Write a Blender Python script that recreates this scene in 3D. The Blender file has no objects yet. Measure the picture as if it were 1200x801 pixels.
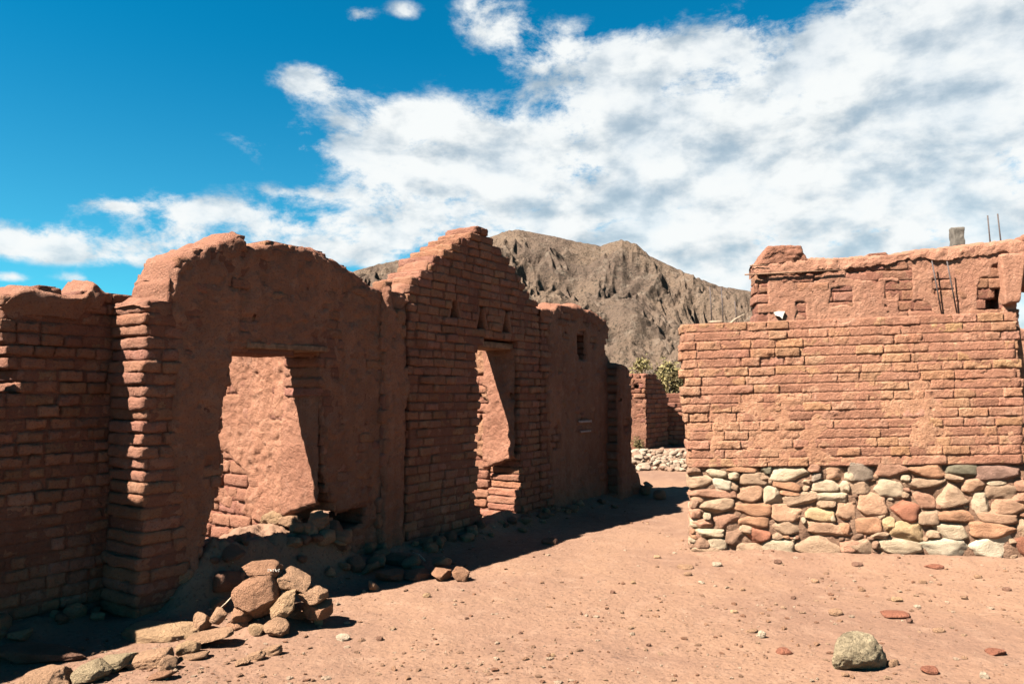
import bpy, bmesh, math, random
import numpy as np
from mathutils import Vector, Matrix

R = math.radians
rng = np.random.default_rng(7)
random.seed(7)
SC = bpy.context.scene
COL = SC.collection

# ------------------------------------------------------------------ camera
F_PX, CX, CY, CAM_H = 867.0, 600.0, 400.5, 1.6
PITCH = math.atan(59.5 / F_PX)
cam_d = bpy.data.cameras.new("camera")
cam_d.sensor_width = 36.0
cam_d.lens = 36.0 * F_PX / 1200.0
cam_d.clip_start, cam_d.clip_end = 0.05, 9000.0
cam = bpy.data.objects.new("camera", cam_d)
cam.location = (0, 0, CAM_H)
cam.rotation_euler = (R(90) + PITCH, 0, 0)
COL.objects.link(cam)
SC.camera = cam

# ------------------------------------------------------------------ light and exposure
SUN_EL, SUN_AZ = 49.0, 59.0            # SUN_AZ: direction the light travels, degrees right of the view axis
EXPOSURE = 2.55
SUN_STRENGTH = 5.0
SKY_STRENGTH = 0.05
SC.view_settings.view_transform = 'Standard'
SC.view_settings.look = 'None'
SC.view_settings.exposure = EXPOSURE
SC.view_settings.gamma = 1.0
SC.view_settings.use_curve_mapping = False
SC.cycles.max_bounces = 6
SC.cycles.diffuse_bounces = 4
SC.cycles.use_denoising = True

tx, ty = math.sin(R(SUN_AZ)), math.cos(R(SUN_AZ))
to_sun = Vector((-tx * math.cos(R(SUN_EL)), -ty * math.cos(R(SUN_EL)), math.sin(R(SUN_EL))))
sl = bpy.data.lights.new("sun", 'SUN')
sl.energy, sl.angle, sl.color = SUN_STRENGTH, R(0.5), (1.0, 0.93, 0.84)
so = bpy.data.objects.new("sun", sl)
so.rotation_euler = to_sun.to_track_quat('Z', 'Y').to_euler()
so.location = (-20, -10, 30)
COL.objects.link(so)


def px_dir(x, y):
    a, b = (x - CX) / F_PX, (CY - y) / F_PX
    c, s = math.cos(PITCH), math.sin(PITCH)
    return Vector((a, c - b * s, s + b * c))


# sky: Nishita sky with fair-weather clouds mixed in by direction
world = bpy.data.worlds.new("World")
SC.world = world
world.use_nodes = True
wt = world.node_tree
wt.nodes.clear()


def N(tree, typ, **kw):
    n = tree.nodes.new(typ)
    for k, v in kw.items():
        setattr(n, k, v)
    return n


def mth(tree, op, a, b=None, c=None, clamp=False):
    n = tree.nodes.new('ShaderNodeMath')
    n.operation, n.use_clamp = op, clamp
    for i, v in enumerate((a, b, c)):
        if v is None:
            continue
        if isinstance(v, (int, float)):
            n.inputs[i].default_value = v
        else:
            tree.links.new(v, n.inputs[i])
    return n.outputs[0]


def mixc(tree, fac, a, b, mode='MIX'):
    n = tree.nodes.new('ShaderNodeMix')
    n.data_type, n.blend_type = 'RGBA', mode
    for i, v in ((0, fac), (6, a), (7, b)):
        if isinstance(v, (int, float)):
            n.inputs[i].default_value = v
        elif isinstance(v, tuple):
            n.inputs[i].default_value = (*v[:3], 1)
        else:
            tree.links.new(v, n.inputs[i])
    return n.outputs[2]


def smooth(tree, v, lo, hi):
    n = tree.nodes.new('ShaderNodeMapRange')
    n.interpolation_type = 'SMOOTHSTEP'
    tree.links.new(v, n.inputs[0])
    n.inputs[1].default_value, n.inputs[2].default_value = lo, hi
    return n.outputs[0]


def noise(tree, vec, scale, detail=6, rough=0.55, dist=0.0, lac=2.0):
    n = tree.nodes.new('ShaderNodeTexNoise')
    n.inputs['Scale'].default_value = scale
    n.inputs['Detail'].default_value = detail
    n.inputs['Roughness'].default_value = rough
    n.inputs['Lacunarity'].default_value = lac
    n.inputs['Distortion'].default_value = dist
    tree.links.new(vec, n.inputs['Vector'])
    return n.outputs[0]


sky = N(wt, 'ShaderNodeTexSky', sky_type='NISHITA', sun_disc=False)
sky.sun_elevation = R(SUN_EL)
sky.sun_rotation = math.atan2(to_sun.x, to_sun.y)
sky.altitude = 1500
sky.air_density, sky.dust_density, sky.ozone_density = 1.0, 0.2, 1.5
tc = N(wt, 'ShaderNodeTexCoord')
sep = N(wt, 'ShaderNodeSeparateXYZ')
wt.links.new(tc.outputs['Generated'], sep.inputs[0])
sx, sy, sz = sep.outputs
az = mth(wt, 'ARCTAN2', sx, sy)
el = mth(wt, 'ARCSINE', sz)
# cloud banks: pixel centre, half width, half height (in the photograph's pixels, turned into angles), weight
BANKS = [
    (1030, 70, 270, 80, 1.05), (740, 78, 130, 26, .7), (580, 14, 45, 22, .6), (640, 46, 80, 20, .62), (860, 150, 300, 60, 1.0), (620, 165, 200, 26, .85),
    (470, 182, 140, 22, .75), (1060, 190, 330, 90, 1.05), (660, 240, 220, 45, .9), (470, 135, 70, 22, .45),
    (365, 97, 46, 17, .9), (420, 17, 20, 10, .8), (473, 12, 24, 10, .6),
    (240, 248, 95, 18, .85), (60, 290, 150, 17, .85), (250, 290, 190, 17, .75), (420, 275, 170, 22, .7), (370, 227, 60, 8, .8), (520, 215, 80, 26, .45),
    (140, 241, 26, 7, .85), (10, 325, 26, 7, .55), (85, 326, 24, 6, .55), (800, 300, 260, 60, .85), (1040, 280, 260, 50, .85), (560, 20, 26, 18, .5),
    (1230, 375, 120, 40, .9), (-260, 270, 240, 30, .8), (1420, 170, 200, 110, .8),
]
cov = None
for (bx, by, bw, bh, wgt) in BANKS:
    if -200 < bx < 1400:
        dd = px_dir(bx, by).normalized()
        a0, e0 = math.atan2(dd.x, dd.y), math.asin(dd.z)
        k = 1.0 / math.sqrt(1 + ((bx - CX) / F_PX) ** 2)
    else:
        a0, e0, k = math.atan((max(-600, min(1800, bx)) - CX) / F_PX) + (bx - max(-600, min(1800, bx))) / F_PX, (460 - by) / F_PX, .8
    sa, se = bw / F_PX * k * k, bh / F_PX * k
    da = mth(wt, 'MULTIPLY', mth(wt, 'SUBTRACT', az, a0), 1 / sa)
    de = mth(wt, 'MULTIPLY', mth(wt, 'SUBTRACT', el, e0), 1 / se)
    q = mth(wt, 'ADD', mth(wt, 'MULTIPLY', da, da), mth(wt, 'MULTIPLY', de, de))
    g = mth(wt, 'MULTIPLY', mth(wt, 'POWER', 2.71828, mth(wt, 'MULTIPLY', q, -0.75)), wgt)
    cov = g if cov is None else mth(wt, 'ADD', cov, mth(wt, 'MULTIPLY', g, mth(wt, 'SUBTRACT', 1.0, mth(wt, 'MULTIPLY', cov, .75, clamp=True))))
# cloud texture, a little wider than high
comb = N(wt, 'ShaderNodeCombineXYZ')
wt.links.new(sx, comb.inputs[0])
wt.links.new(sy, comb.inputs[1])
wt.links.new(mth(wt, 'MULTIPLY', sz, 1.75), comb.inputs[2])
shift = N(wt, 'ShaderNodeVectorMath', operation='ADD')
wt.links.new(comb.outputs[0], shift.inputs[0])
shift.inputs[1].default_value = (-0.012, -0.006, 0.042)
fine = noise(wt, comb.outputs[0], 8.5, 13, 0.66, 0.15)
soft_a = noise(wt, comb.outputs[0], 10.5, 9, 0.56, 0.1)
soft_b = noise(wt, shift.outputs[0], 10.5, 9, 0.56, 0.1)
big = noise(wt, comb.outputs[0], 4.0, 5, 0.5, 0.1)
amp_ = mth(wt, 'MINIMUM', mth(wt, 'ADD', mth(wt, 'MULTIPLY', cov, 4.6), 0.15), 3.3)
body = mth(wt, 'ADD', cov, mth(wt, 'MULTIPLY', mth(wt, 'SUBTRACT', fine, 0.5), amp_))
alpha = mth(wt, 'MULTIPLY', smooth(wt, body, 0.30, 0.90), mth(wt, 'ADD', 0.84, mth(wt, 'MULTIPLY', smooth(wt, soft_a, .35, .6), 0.16)))
relief = mth(wt, 'MULTIPLY', mth(wt, 'SUBTRACT', soft_a, soft_b), 1.7)
puff = mth(wt, 'MULTIPLY', mth(wt, 'SUBTRACT', soft_a, 0.5), 1.0)
thick = smooth(wt, mth(wt, 'ADD', mth(wt, 'MULTIPLY', cov, 0.5), mth(wt, 'MULTIPLY', mth(wt, 'SUBTRACT', big, 0.5), 2.4)), 0.3, 1.3)
lum = mth(wt, 'ADD', mth(wt, 'ADD', mth(wt, 'SUBTRACT', 0.84, mth(wt, 'MULTIPLY', thick, 0.30)), relief), puff)
ccol = mixc(wt, smooth(wt, lum, 0.15, 1.0), (0.46, 0.55, 0.62), (0.95, 0.98, 0.98))
CLOUD = 3.4
ccol = mixc(wt, 1.0, ccol, (CLOUD, CLOUD, CLOUD), 'MULTIPLY')
tint = mixc(wt, smooth(wt, sz, 0.12, 0.46), (0.115, 0.50, 0.515), (0.006, 0.445, 0.535))
scol = mixc(wt, 1.0, sky.outputs[0], tint, 'MULTIPLY')
scol = mixc(wt, smooth(wt, sz, 0.52, 0.9), scol, mixc(wt, 1.0, scol, (0.5, 0.30, 0.42), 'MULTIPLY'))   # unseen overhead sky darkened, green most, to cut its fill in the shade
wcol = mixc(wt, alpha, scol, ccol)
bg = N(wt, 'ShaderNodeBackground')
bg.inputs[1].default_value = SKY_STRENGTH
wt.links.new(wcol, bg.inputs[0])
wo = N(wt, 'ShaderNodeOutputWorld')
wt.links.new(bg.outputs[0], wo.inputs[0])

# ------------------------------------------------------------------ noise
_perm = np.random.default_rng(3).integers(0, 1 << 30, 4096)
_val = np.random.default_rng(4).random(4096) * 2 - 1


def vnoise(P, seed=0):
    P = np.asarray(P, dtype=np.float64)
    i = np.floor(P).astype(np.int64)
    f = P - i
    w = f * f * f * (f * (f * 6 - 15) + 10)
    out = np.zeros(len(P))
    for dx in (0, 1):
        hx = _perm[(i[:, 0] + dx + seed * 57) & 4095]
        wx = w[:, 0] if dx else 1 - w[:, 0]
        for dy in (0, 1):
            hy = _perm[(hx + i[:, 1] + dy) & 4095]
            wy = wx * (w[:, 1] if dy else 1 - w[:, 1])
            for dz in (0, 1):
                h = (hy + i[:, 2] + dz) & 4095
                out += _val[_perm[h] & 4095] * wy * (w[:, 2] if dz else 1 - w[:, 2])
    return out


def fbm(P, freq, octs=4, gain=0.5, lac=2.13, seed=0):
    P = np.asarray(P, dtype=np.float64)
    if P.shape[1] == 2:
        P = np.concatenate([P, np.zeros((len(P), 1))], 1)
    out, a, tot = 0, 1.0, 0
    for o in range(octs):
        out = out + a * vnoise(P * freq + 17.3 * o, seed + o)
        tot += a
        a *= gain
        freq *= lac
    return out / tot


def sstep(x, lo, hi):
    t = np.clip((x - lo) / (hi - lo), 0, 1)
    return t * t * (3 - 2 * t)


# ------------------------------------------------------------------ mesh helpers
def tag(o, label=None, cat=None, group=None, kind=None):
    for k, v in (('label', label), ('category', cat), ('group', group), ('kind', kind)):
        if v:
            o[k] = v
    return o


def empty(name, loc, label=None, cat=None, group=None):
    o = bpy.data.objects.new(name, None)
    o.location = loc
    o.empty_display_size = .1
    COL.objects.link(o)
    return tag(o, label, cat, group)


def mesh_obj(name, V, F, mat, parent=None, smooth_=True, col=None, origin=None):
    """F: list of index arrays (n,3) or (n,4). V is in world space; origin shifts the object's origin there."""
    V = np.asarray(V, dtype=np.float64)
    if not isinstance(F, (list, tuple)):
        F = [F]
    F = [np.asarray(f, dtype=np.int32) for f in F if len(f)]
    if parent is not None and origin is None:
        origin = parent.location
    if origin is not None:
        V = V - np.array(origin)[None]
    me = bpy.data.meshes.new(name)
    me.vertices.add(len(V))
    me.vertices.foreach_set('co', V.astype(np.float32).ravel())
    loops = np.concatenate([f.ravel() for f in F])
    sizes = np.concatenate([np.full(len(f), f.shape[1], dtype=np.int32) for f in F])
    starts = np.concatenate([[0], np.cumsum(sizes)[:-1]]).astype(np.int32)
    me.loops.add(len(loops))
    me.loops.foreach_set('vertex_index', loops)
    me.polygons.add(len(sizes))
    me.polygons.foreach_set('loop_start', starts)
    me.polygons.foreach_set('loop_total', sizes)
    me.polygons.foreach_set('use_smooth', np.full(len(sizes), smooth_, dtype=bool))
    me.update(calc_edges=True)
    if col is not None:
        col = np.asarray(col, dtype=np.float32)
        if col.ndim == 1:
            col = np.stack([col] * 3, 1)
        at = me.color_attributes.new('tint', 'FLOAT_COLOR', 'POINT')
        at.data.foreach_set('color', np.concatenate([col, np.ones((len(col), 1), np.float32)], 1).ravel())
    if mat is not None:
        me.materials.append(mat)
    o = bpy.data.objects.new(name, me)
    COL.objects.link(o)
    if parent is not None:
        o.parent = parent
    elif origin is not None:
        o.location = origin
    return o


class MB:
    """collects vertices and faces of one mesh"""
    def __init__(s):
        s.V, s.Q, s.T, s.C, s.n = [], [], [], [], 0

    def add(s, V, Q=None, T=None, c=1.0):
        V = np.asarray(V, float)
        s.V.append(V)
        if Q is not None and len(Q):
            s.Q.append(np.asarray(Q) + s.n)
        if T is not None and len(T):
            s.T.append(np.asarray(T) + s.n)
        c = np.asarray(c, float)
        if c.ndim == 0:
            c = np.full((len(V), 3), float(c))
        elif c.ndim == 1 and len(c) == 3 and len(V) != 3:
            c = np.tile(c, (len(V), 1))
        elif c.ndim == 1:
            c = np.stack([c] * 3, 1)
        s.C.append(c)
        s.n += len(V)

    def build(s, name, mat, parent=None, smooth_=True, origin=None):
        F = []
        if s.Q:
            F.append(np.concatenate(s.Q))
        if s.T:
            F.append(np.concatenate(s.T))
        return mesh_obj(name, np.concatenate(s.V), F, mat, parent, smooth_, np.concatenate(s.C), origin)


_boxc = {}


def box_grid(nx, ny, nz):
    """unit box surface grid: vertices in [-1,1]^3 and outward quads, shared along the edges"""
    key = (nx, ny, nz)
    if key in _boxc:
        return _boxc[key]
    idx, V, Q = {}, [], []

    def vid(i, j, k):
        t = (i, j, k)
        if t not in idx:
            idx[t] = len(V)
            V.append((2 * i / nx - 1, 2 * j / ny - 1, 2 * k / nz - 1))
        return idx[t]
    for k, fl in ((0, True), (nz, False)):
        for i in range(nx):
            for j in range(ny):
                q = [vid(i, j, k), vid(i + 1, j, k), vid(i + 1, j + 1, k), vid(i, j + 1, k)]
                Q.append(q[::-1] if fl else q)
    for j, fl in ((0, False), (ny, True)):
        for i in range(nx):
            for k in range(nz):
                q = [vid(i, j, k), vid(i + 1, j, k), vid(i + 1, j, k + 1), vid(i, j, k + 1)]
                Q.append(q[::-1] if fl else q)
    for i, fl in ((0, True), (nx, False)):
        for j in range(ny):
            for k in range(nz):
                q = [vid(i, j, k), vid(i, j + 1, k), vid(i, j + 1, k + 1), vid(i, j, k + 1)]
                Q.append(q[::-1] if fl else q)
    _boxc[key] = (np.array(V), np.array(Q))
    return _boxc[key]


def rounded(P, h, r):
    """P on the surface of a box with half sizes h -> rounded surface and its normals"""
    h = np.asarray(h, float)
    r = min(r, h.min() * .95)
    q = np.clip(P, -(h - r), h - r)
    dlt = P - q
    L = np.linalg.norm(dlt, axis=1, keepdims=True)
    nrm = dlt / np.maximum(L, 1e-9)
    return q + nrm * r, nrm


_ico = {}


def ico(sub):
    if sub not in _ico:
        bm = bmesh.new()
        bmesh.ops.create_icosphere(bm, subdivisions=sub, radius=1)
        V = np.array([v.co[:] for v in bm.verts])
        T = np.array([[v.index for v in f.verts] for f in bm.faces])
        bm.free()
        _ico[sub] = (V, T)
    return _ico[sub]


def rot_mat(ax, ay, az_):
    return np.array(Matrix.Rotation(az_, 3, 'Z') @ Matrix.Rotation(ay, 3, 'Y') @ Matrix.Rotation(ax, 3, 'X'))


def rock(size, seed, sub=4, cuts=9, power=2.4, rough=.07, cutmin=.62, rot=(0, 0, 0)):
    """an angular stone: superellipsoid, plane cuts, noise. size = full extents"""
    g = np.random.default_rng(seed)
    V, T = ico(sub)
    P = V / (np.sum(np.abs(V) ** power, 1) ** (1 / power))[:, None]
    for k in range(cuts):
        nv = g.normal(size=3)
        nv /= np.linalg.norm(nv)
        dist = g.uniform(cutmin, 1.0)
        ex = P @ nv - dist
        P = P - np.maximum(ex, 0)[:, None] * nv[None] * .93
    nn = P / np.maximum(np.linalg.norm(P, axis=1, keepdims=True), 1e-6)
    P = P + nn * ((fbm(P + seed * 3.1, 1.3, 5, .6, seed=seed % 40) * 1.5 + .9 * (np.abs(fbm(P + seed, 3.5, 4, .6, seed=seed % 31)) - .2)) * rough)[:, None]
    ext = P.max(0) - P.min(0)
    P = (P - (P.max(0) + P.min(0)) / 2) / ext * np.asarray(size)
    P = P @ rot_mat(*rot).T
    return P, T


def tube_pts(pts, radii, seg=7):
    pts = [Vector(p) for p in pts]
    V, Q = [], []
    for i, p in enumerate(pts):
        t = (pts[min(i + 1, len(pts) - 1)] - pts[max(i - 1, 0)]).normalized()
        a = t.cross(Vector((0.31, .9, .17))).normalized()
        b = t.cross(a)
        for k in range(seg):
            an = 2 * math.pi * k / seg
            V.append(p + (a * math.cos(an) + b * math.sin(an)) * radii[i])
    for i in range(len(pts) - 1):
        for k in range(seg):
            Q.append((i * seg + k, i * seg + (k + 1) % seg, (i + 1) * seg + (k + 1) % seg, (i + 1) * seg + k))
    n = len(V)
    V += [pts[0], pts[-1]]
    T = [(n, (k + 1) % seg, k) for k in range(seg)] + [(n + 1, (len(pts) - 1) * seg + k, (len(pts) - 1) * seg + (k + 1) % seg) for k in range(seg)]
    return np.array([v[:] for v in V]), np.array(Q), np.array(T)


# ------------------------------------------------------------------ materials
def earth_mat(name, cols, scale=1.0, bump=0.6, grain=1.0, use_tint=True, rough=.95, streak=0.0, dist=.045):
    m = bpy.data.materials.new(name)
    m.use_nodes = True
    t = m.node_tree
    b = t.nodes['Principled BSDF']
    b.inputs['Roughness'].default_value = rough
    b.inputs['Specular IOR Level'].default_value = 0.12
    tc_ = N(t, 'ShaderNodeNewGeometry')
    vec = tc_.outputs['Position']
    n1 = noise(t, vec, 1.1 * scale, 5, .6, .4)
    n2 = noise(t, vec, 9 * scale, 5, .62, .2)
    n3 = noise(t, vec, 70 * scale, 4, .7)
    c = mixc(t, smooth(t, n1, .35, .68), cols[0], cols[1])
    c = mixc(t, mth(t, 'MULTIPLY', smooth(t, n2, .48, .74), .7), c, cols[2])
    c = mixc(t, mth(t, 'MULTIPLY', smooth(t, n3, .52, .68), .75 * grain), c, cols[3] if len(cols) > 3 else cols[1])
    if use_tint:
        at = N(t, 'ShaderNodeAttribute', attribute_name='tint')
        c = mixc(t, 1.0, c, at.outputs['Color'], 'MULTIPLY')
    t.links.new(c, b.inputs['Base Color'])
    h = mth(t, 'ADD', mth(t, 'MULTIPLY', noise(t, vec, 26 * scale, 8, .72, .3), 1.0), mth(t, 'MULTIPLY', noise(t, vec, 110 * scale, 4, .7), .5))
    vo = N(t, 'ShaderNodeTexVoronoi', feature='F1')
    vo.inputs['Scale'].default_value = 42 * scale
    t.links.new(vec, vo.inputs['Vector'])
    h = mth(t, 'ADD', h, mth(t, 'MULTIPLY', mth(t, 'MINIMUM', vo.outputs['Distance'], .5), .35 * grain))
    bp = N(t, 'ShaderNodeBump')
    bp.inputs['Strength'].default_value = bump
    bp.inputs['Distance'].default_value = dist
    t.links.new(h, bp.inputs['Height'])
    t.links.new(bp.outputs[0], b.inputs['Normal'])
    return m


def plain_mat(name, col, rough=.7, var=.25, scale=30, bump=.3, metal=0):
    c2 = tuple(x * (1 - var) for x in col)
    m = bpy.data.materials.new(name)
    m.use_nodes = True
    t = m.node_tree
    b = t.nodes['Principled BSDF']
    b.inputs['Roughness'].default_value = rough
    b.inputs['Metallic'].default_value = metal
    b.inputs['Specular IOR Level'].default_value = .2
    vec = N(t, 'ShaderNodeNewGeometry').outputs['Position']
    n1 = noise(t, vec, scale, 6, .65, .5)
    t.links.new(mixc(t, smooth(t, n1, .35, .65), col, c2), b.inputs['Base Color'])
    bp = N(t, 'ShaderNodeBump')
    bp.inputs['Strength'].default_value = bump
    bp.inputs['Distance'].default_value = .01
    t.links.new(n1, bp.inputs['Height'])
    t.links.new(bp.outputs[0], b.inputs['Normal'])
    return m


ADOBE = [(.186, .088, .054), (.160, .070, .043), (.214, .113, .074), (.105, .042, .028)]
M = {}
M['adobe'] = earth_mat('adobe', ADOBE, 1.0, .8, 1.0)
M['mortar'] = earth_mat('mud_mortar', [(.150, .063, .040), (.130, .053, .034), (.17, .080, .053), (.10, .040, .027)], 1.0, .8, 1.0)
M['plaster'] = earth_mat('mud_plaster', [(.182, .086, .053), (.152, .067, .041), (.208, .109, .072), (.105, .041, .027)], .9, 1.0, 1.0, dist=.03)
M['render'] = earth_mat('smooth_mud_render', [(.215, .108, .067), (.187, .088, .055), (.238, .128, .084), (.130, .057, .038)], .8, .7, 1.0)
M['ground'] = earth_mat('dry_earth', [(.149, .0855, .0535), (.119, .067, .0445), (.168, .102, .068), (.072, .042, .030)], .55, .7, 1.2, use_tint=False, dist=.02)
M['stone'] = earth_mat('wall_stone', [(1.0, .92, .82), (.84, .76, .67), (1.06, .97, .84), (.52, .44, .37)], 2.2, 1.0, 1.0)
M['rock'] = earth_mat('loose_rock', [(.80, .73, .65), (.62, .56, .49), (.88, .79, .68), (.37, .32, .275)], 1.6, 1.0, 1.0)
M['dusty_mortar'] = earth_mat('dusty_mortar', [(.150, .088, .055), (.125, .070, .044), (.17, .105, .07), (.09, .05, .034)], 1.0, 1.0, 1.0)
M['wood'] = plain_mat('old_wood', (.16, .088, .052), .85, .5, 14, .6)
M['drywood'] = plain_mat('dry_stick', (.30, .23, .16), .85, .4, 30, .4)
M['iron'] = plain_mat('rusty_iron', (.055, .042, .038), .7, .4, 60, .3)
M['concrete'] = plain_mat('old_concrete', (.088, .076, .062), .9, .45, 16, .7)
M['plaque'] = plain_mat('weathered_plaque', (.24, .165, .14), .8, .25, 25, .2)
M['white'] = plain_mat('faded_white', (.42, .38, .33), .8, .25, 25, .2)
M['leaf'] = plain_mat('dry_leaf', (.15, .12, .045), .7, .45, 3, .1)
M['leaf_green'] = plain_mat('green_leaf', (.105, .080, .031), .7, .45, 3, .1)
M['bark'] = plain_mat('bark', (.09, .068, .05), .9, .4, 20, .5)

# mountain material
mm = bpy.data.materials.new('mountain_rock')
mm.use_nodes = True
t = mm.node_tree
b = t.nodes['Principled BSDF']
b.inputs['Roughness'].default_value = 1.0
b.inputs['Specular IOR Level'].default_value = 0.0
vec = N(t, 'ShaderNodeNewGeometry').outputs['Position']
m1 = noise(t, vec, .006, 6, .6, .6)
m2 = noise(t, vec, .045, 7, .7, .3)
m3 = noise(t, vec, .22, 4, .7)
c = mixc(t, smooth(t, m1, .38, .66), (.098, .069, .049), (.070, .050, .038))
c = mixc(t, mth(t, 'MULTIPLY', smooth(t, m2, .5, .72), .8), c, (.128, .100, .076))
c = mixc(t, mth(t, 'MULTIPLY', smooth(t, m3, .53, .63), .8), c, (.024, .022, .017))
t.links.new(c, b.inputs['Base Color'])
bp = N(t, 'ShaderNodeBump')
bp.inputs['Strength'].default_value, bp.inputs['Distance'].default_value = 1.0, 14
t.links.new(mth(t, 'ADD', noise(t, vec, .035, 8, .68), mth(t, 'MULTIPLY', m3, .3)), bp.inputs['Height'])
t.links.new(bp.outputs[0], b.inputs['Normal'])
M['mountain'] = mm


# ------------------------------------------------------------------ planes of the place
class Plane:
    """a vertical wall plane: o = point, d = along, n = outward (the seen side)"""
    def __init__(s, o, d, n):
        s.o, s.d, s.n = np.array(o, float), np.array(d, float), np.array(n, float)

    def hit(s, x, y):
        r = px_dir(x, y)
        tt = float(s.o @ s.n) / (r.x * s.n[0] + r.y * s.n[1])
        p = np.array((r.x * tt, r.y * tt))
        return float((p - s.o) @ s.d), CAM_H + r.z * tt

    def poly(s, pts):
        return np.array([s.hit(*p) for p in pts])

    def W(s, u, z, w):
        """u along, z up, w outwards (negative = into the wall)"""
        u, z, w = np.broadcast_arrays(np.asarray(u, float), np.asarray(z, float), np.asarray(w, float))
        return np.stack([s.o[0] + s.d[0] * u + s.n[0] * w, s.o[1] + s.d[1] * u + s.n[1] * w, z], -1)

    def off(s, w):
        return Plane(s.o + s.n * w, s.d, s.n)


def at_depth(x, y, Y):
    r = px_dir(x, y)
    return np.array((r.x * Y / r.y, Y, CAM_H + r.z * Y / r.y))


A_D = math.atan(580 / F_PX)
D2 = np.array((math.sin(A_D), math.cos(A_D)))
N2 = np.array((math.cos(A_D), -math.sin(A_D)))
P0 = np.array((-2.6, 5.2))
FAC = Plane(P0, D2, N2)                         # street front of the ruined houses
LWP = FAC.off(-0.475)                           # wall set back left of it
RD = np.array((5000.0, -F_PX)) / math.hypot(5000, F_PX)
RN = np.array((-F_PX, -5000.0)) / math.hypot(5000, F_PX)
RW = Plane((1.86, 7.5), RD, RN)                 # stone and adobe wall on the right
UH = RW.off(-2.3)                               # taller house behind it


# ------------------------------------------------------------------ ground
def gz(x, y):
    x, y = np.asarray(x, float), np.asarray(y, float)
    P = np.stack([x, y], -1).reshape(-1, 2)
    X, Y = P[:, 0], P[:, 1]
    u = (X - P0[0]) * D2[0] + (Y - P0[1]) * D2[1]
    w = (X - P0[0]) * N2[0] + (Y - P0[1]) * N2[1]
    r = np.hypot(X, Y)
    near = 1 - sstep(r, 25, 60)
    z = .030 * fbm(P, .55, 3, .5, seed=11) * near
    z += .016 * fbm(P, 3.6, 5, .62, seed=15) * (1 - sstep(r, 12, 25))
    inside = sstep(-w, .25, .75) * sstep(u, -.4, .3) * (1 - sstep(u, 8.6, 9.4))
    z += inside * (.06 * (1 - sstep(u, 2.5, 3.4)) + .06)
    lump = 1 + .55 * fbm(P, 3.2, 4, .55, seed=21)
    z += (.31 + .13 * (lump - 1) + .05 * fbm(P, 14, 3, .6, seed=23)) * sstep(u, .15, .62) * (1 - sstep(u, 1.55, 2.15)) * np.exp(-(np.maximum(w + .04, 0) / .20) ** 2) * np.exp(-(np.minimum(w + .35, 0) / .5) ** 2)
    z += .09 * np.exp(-((u - 1.72) / .30) ** 2 - ((w - .06) / .22) ** 2) * lump
    z += .10 * np.exp(-((u - 4.4) / .5) ** 2 - ((w + .15) / .3) ** 2) * lump
    z += .10 * np.exp(-(w / .22) ** 2) * sstep(u, -.5, .5) * (1 - sstep(u, 8, 9)) * lump
    z += .10 * np.exp(-((w + .475) / .25) ** 2) * sstep(-u, -.1, .3) * lump
    z += .075 * np.exp(-((X + 1.66) / .22) ** 2 - ((Y - 5.2) / .17) ** 2)          # earth caught under the stone pile
    z += .10 * np.exp(-((u - 1.35) / .34) ** 2 - ((w + .55) / .30) ** 2)           # fallen mud inside the low doorway
    ur = (X - RW.o[0]) * RD[0] + (Y - RW.o[1]) * RD[1]
    wr = (X - RW.o[0]) * RN[0] + (Y - RW.o[1]) * RN[1]
    z += .05 * np.exp(-((wr - .05) / .3) ** 2) * sstep(ur, -.3, .5) * lump
    z += .03 * ur.clip(0, 6) / 4 * np.exp(-(wr / 1.2) ** 2)
    out = z.reshape(x.shape)
    return out if out.ndim else float(out)


def on_ground(x, y):
    """ground point seen at a pixel"""
    r = px_dir(x, y)
    z = 0.0
    for _ in range(12):
        k = (z - CAM_H) / r.z
        z = gz(r.x * k, r.y * k)
    return np.array((r.x * k, r.y * k, z))


angs = np.concatenate([np.linspace(-180, -46, 50)[:-1], np.linspace(-46, 46, 640), np.linspace(46, 180, 50)[1:-1]])
rad = np.concatenate([np.linspace(.4, 3.4, 30)[:-1], 1 / np.linspace(1 / 3.4, 1 / 26., 560), np.geomspace(27, 6000, 70)])
AA, RR = np.meshgrid(np.radians(angs), rad)
GX, GY = RR * np.sin(AA), RR * np.cos(AA)
GZ = gz(GX, GY)
na, nr = len(angs), len(rad)
ii, jj = np.meshgrid(np.arange(nr - 1), np.arange(na), indexing='ij')
j2 = (jj + 1) % na
Q = np.stack([ii * na + jj, (ii + 1) * na + jj, (ii + 1) * na + j2, ii * na + j2], -1).reshape(-1, 4)[:, ::-1]
GV = np.stack([GX.ravel(), GY.ravel(), GZ.ravel()], 1)
GV = np.concatenate([GV, [[0, 0, gz(0, 0)]]])
Tc = np.array([[len(GV) - 1, j, (j + 1) % na] for j in range(na)])[:, ::-1]
tag(mesh_obj('ground', GV, [Q, Tc], M['ground']), kind='structure')

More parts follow.
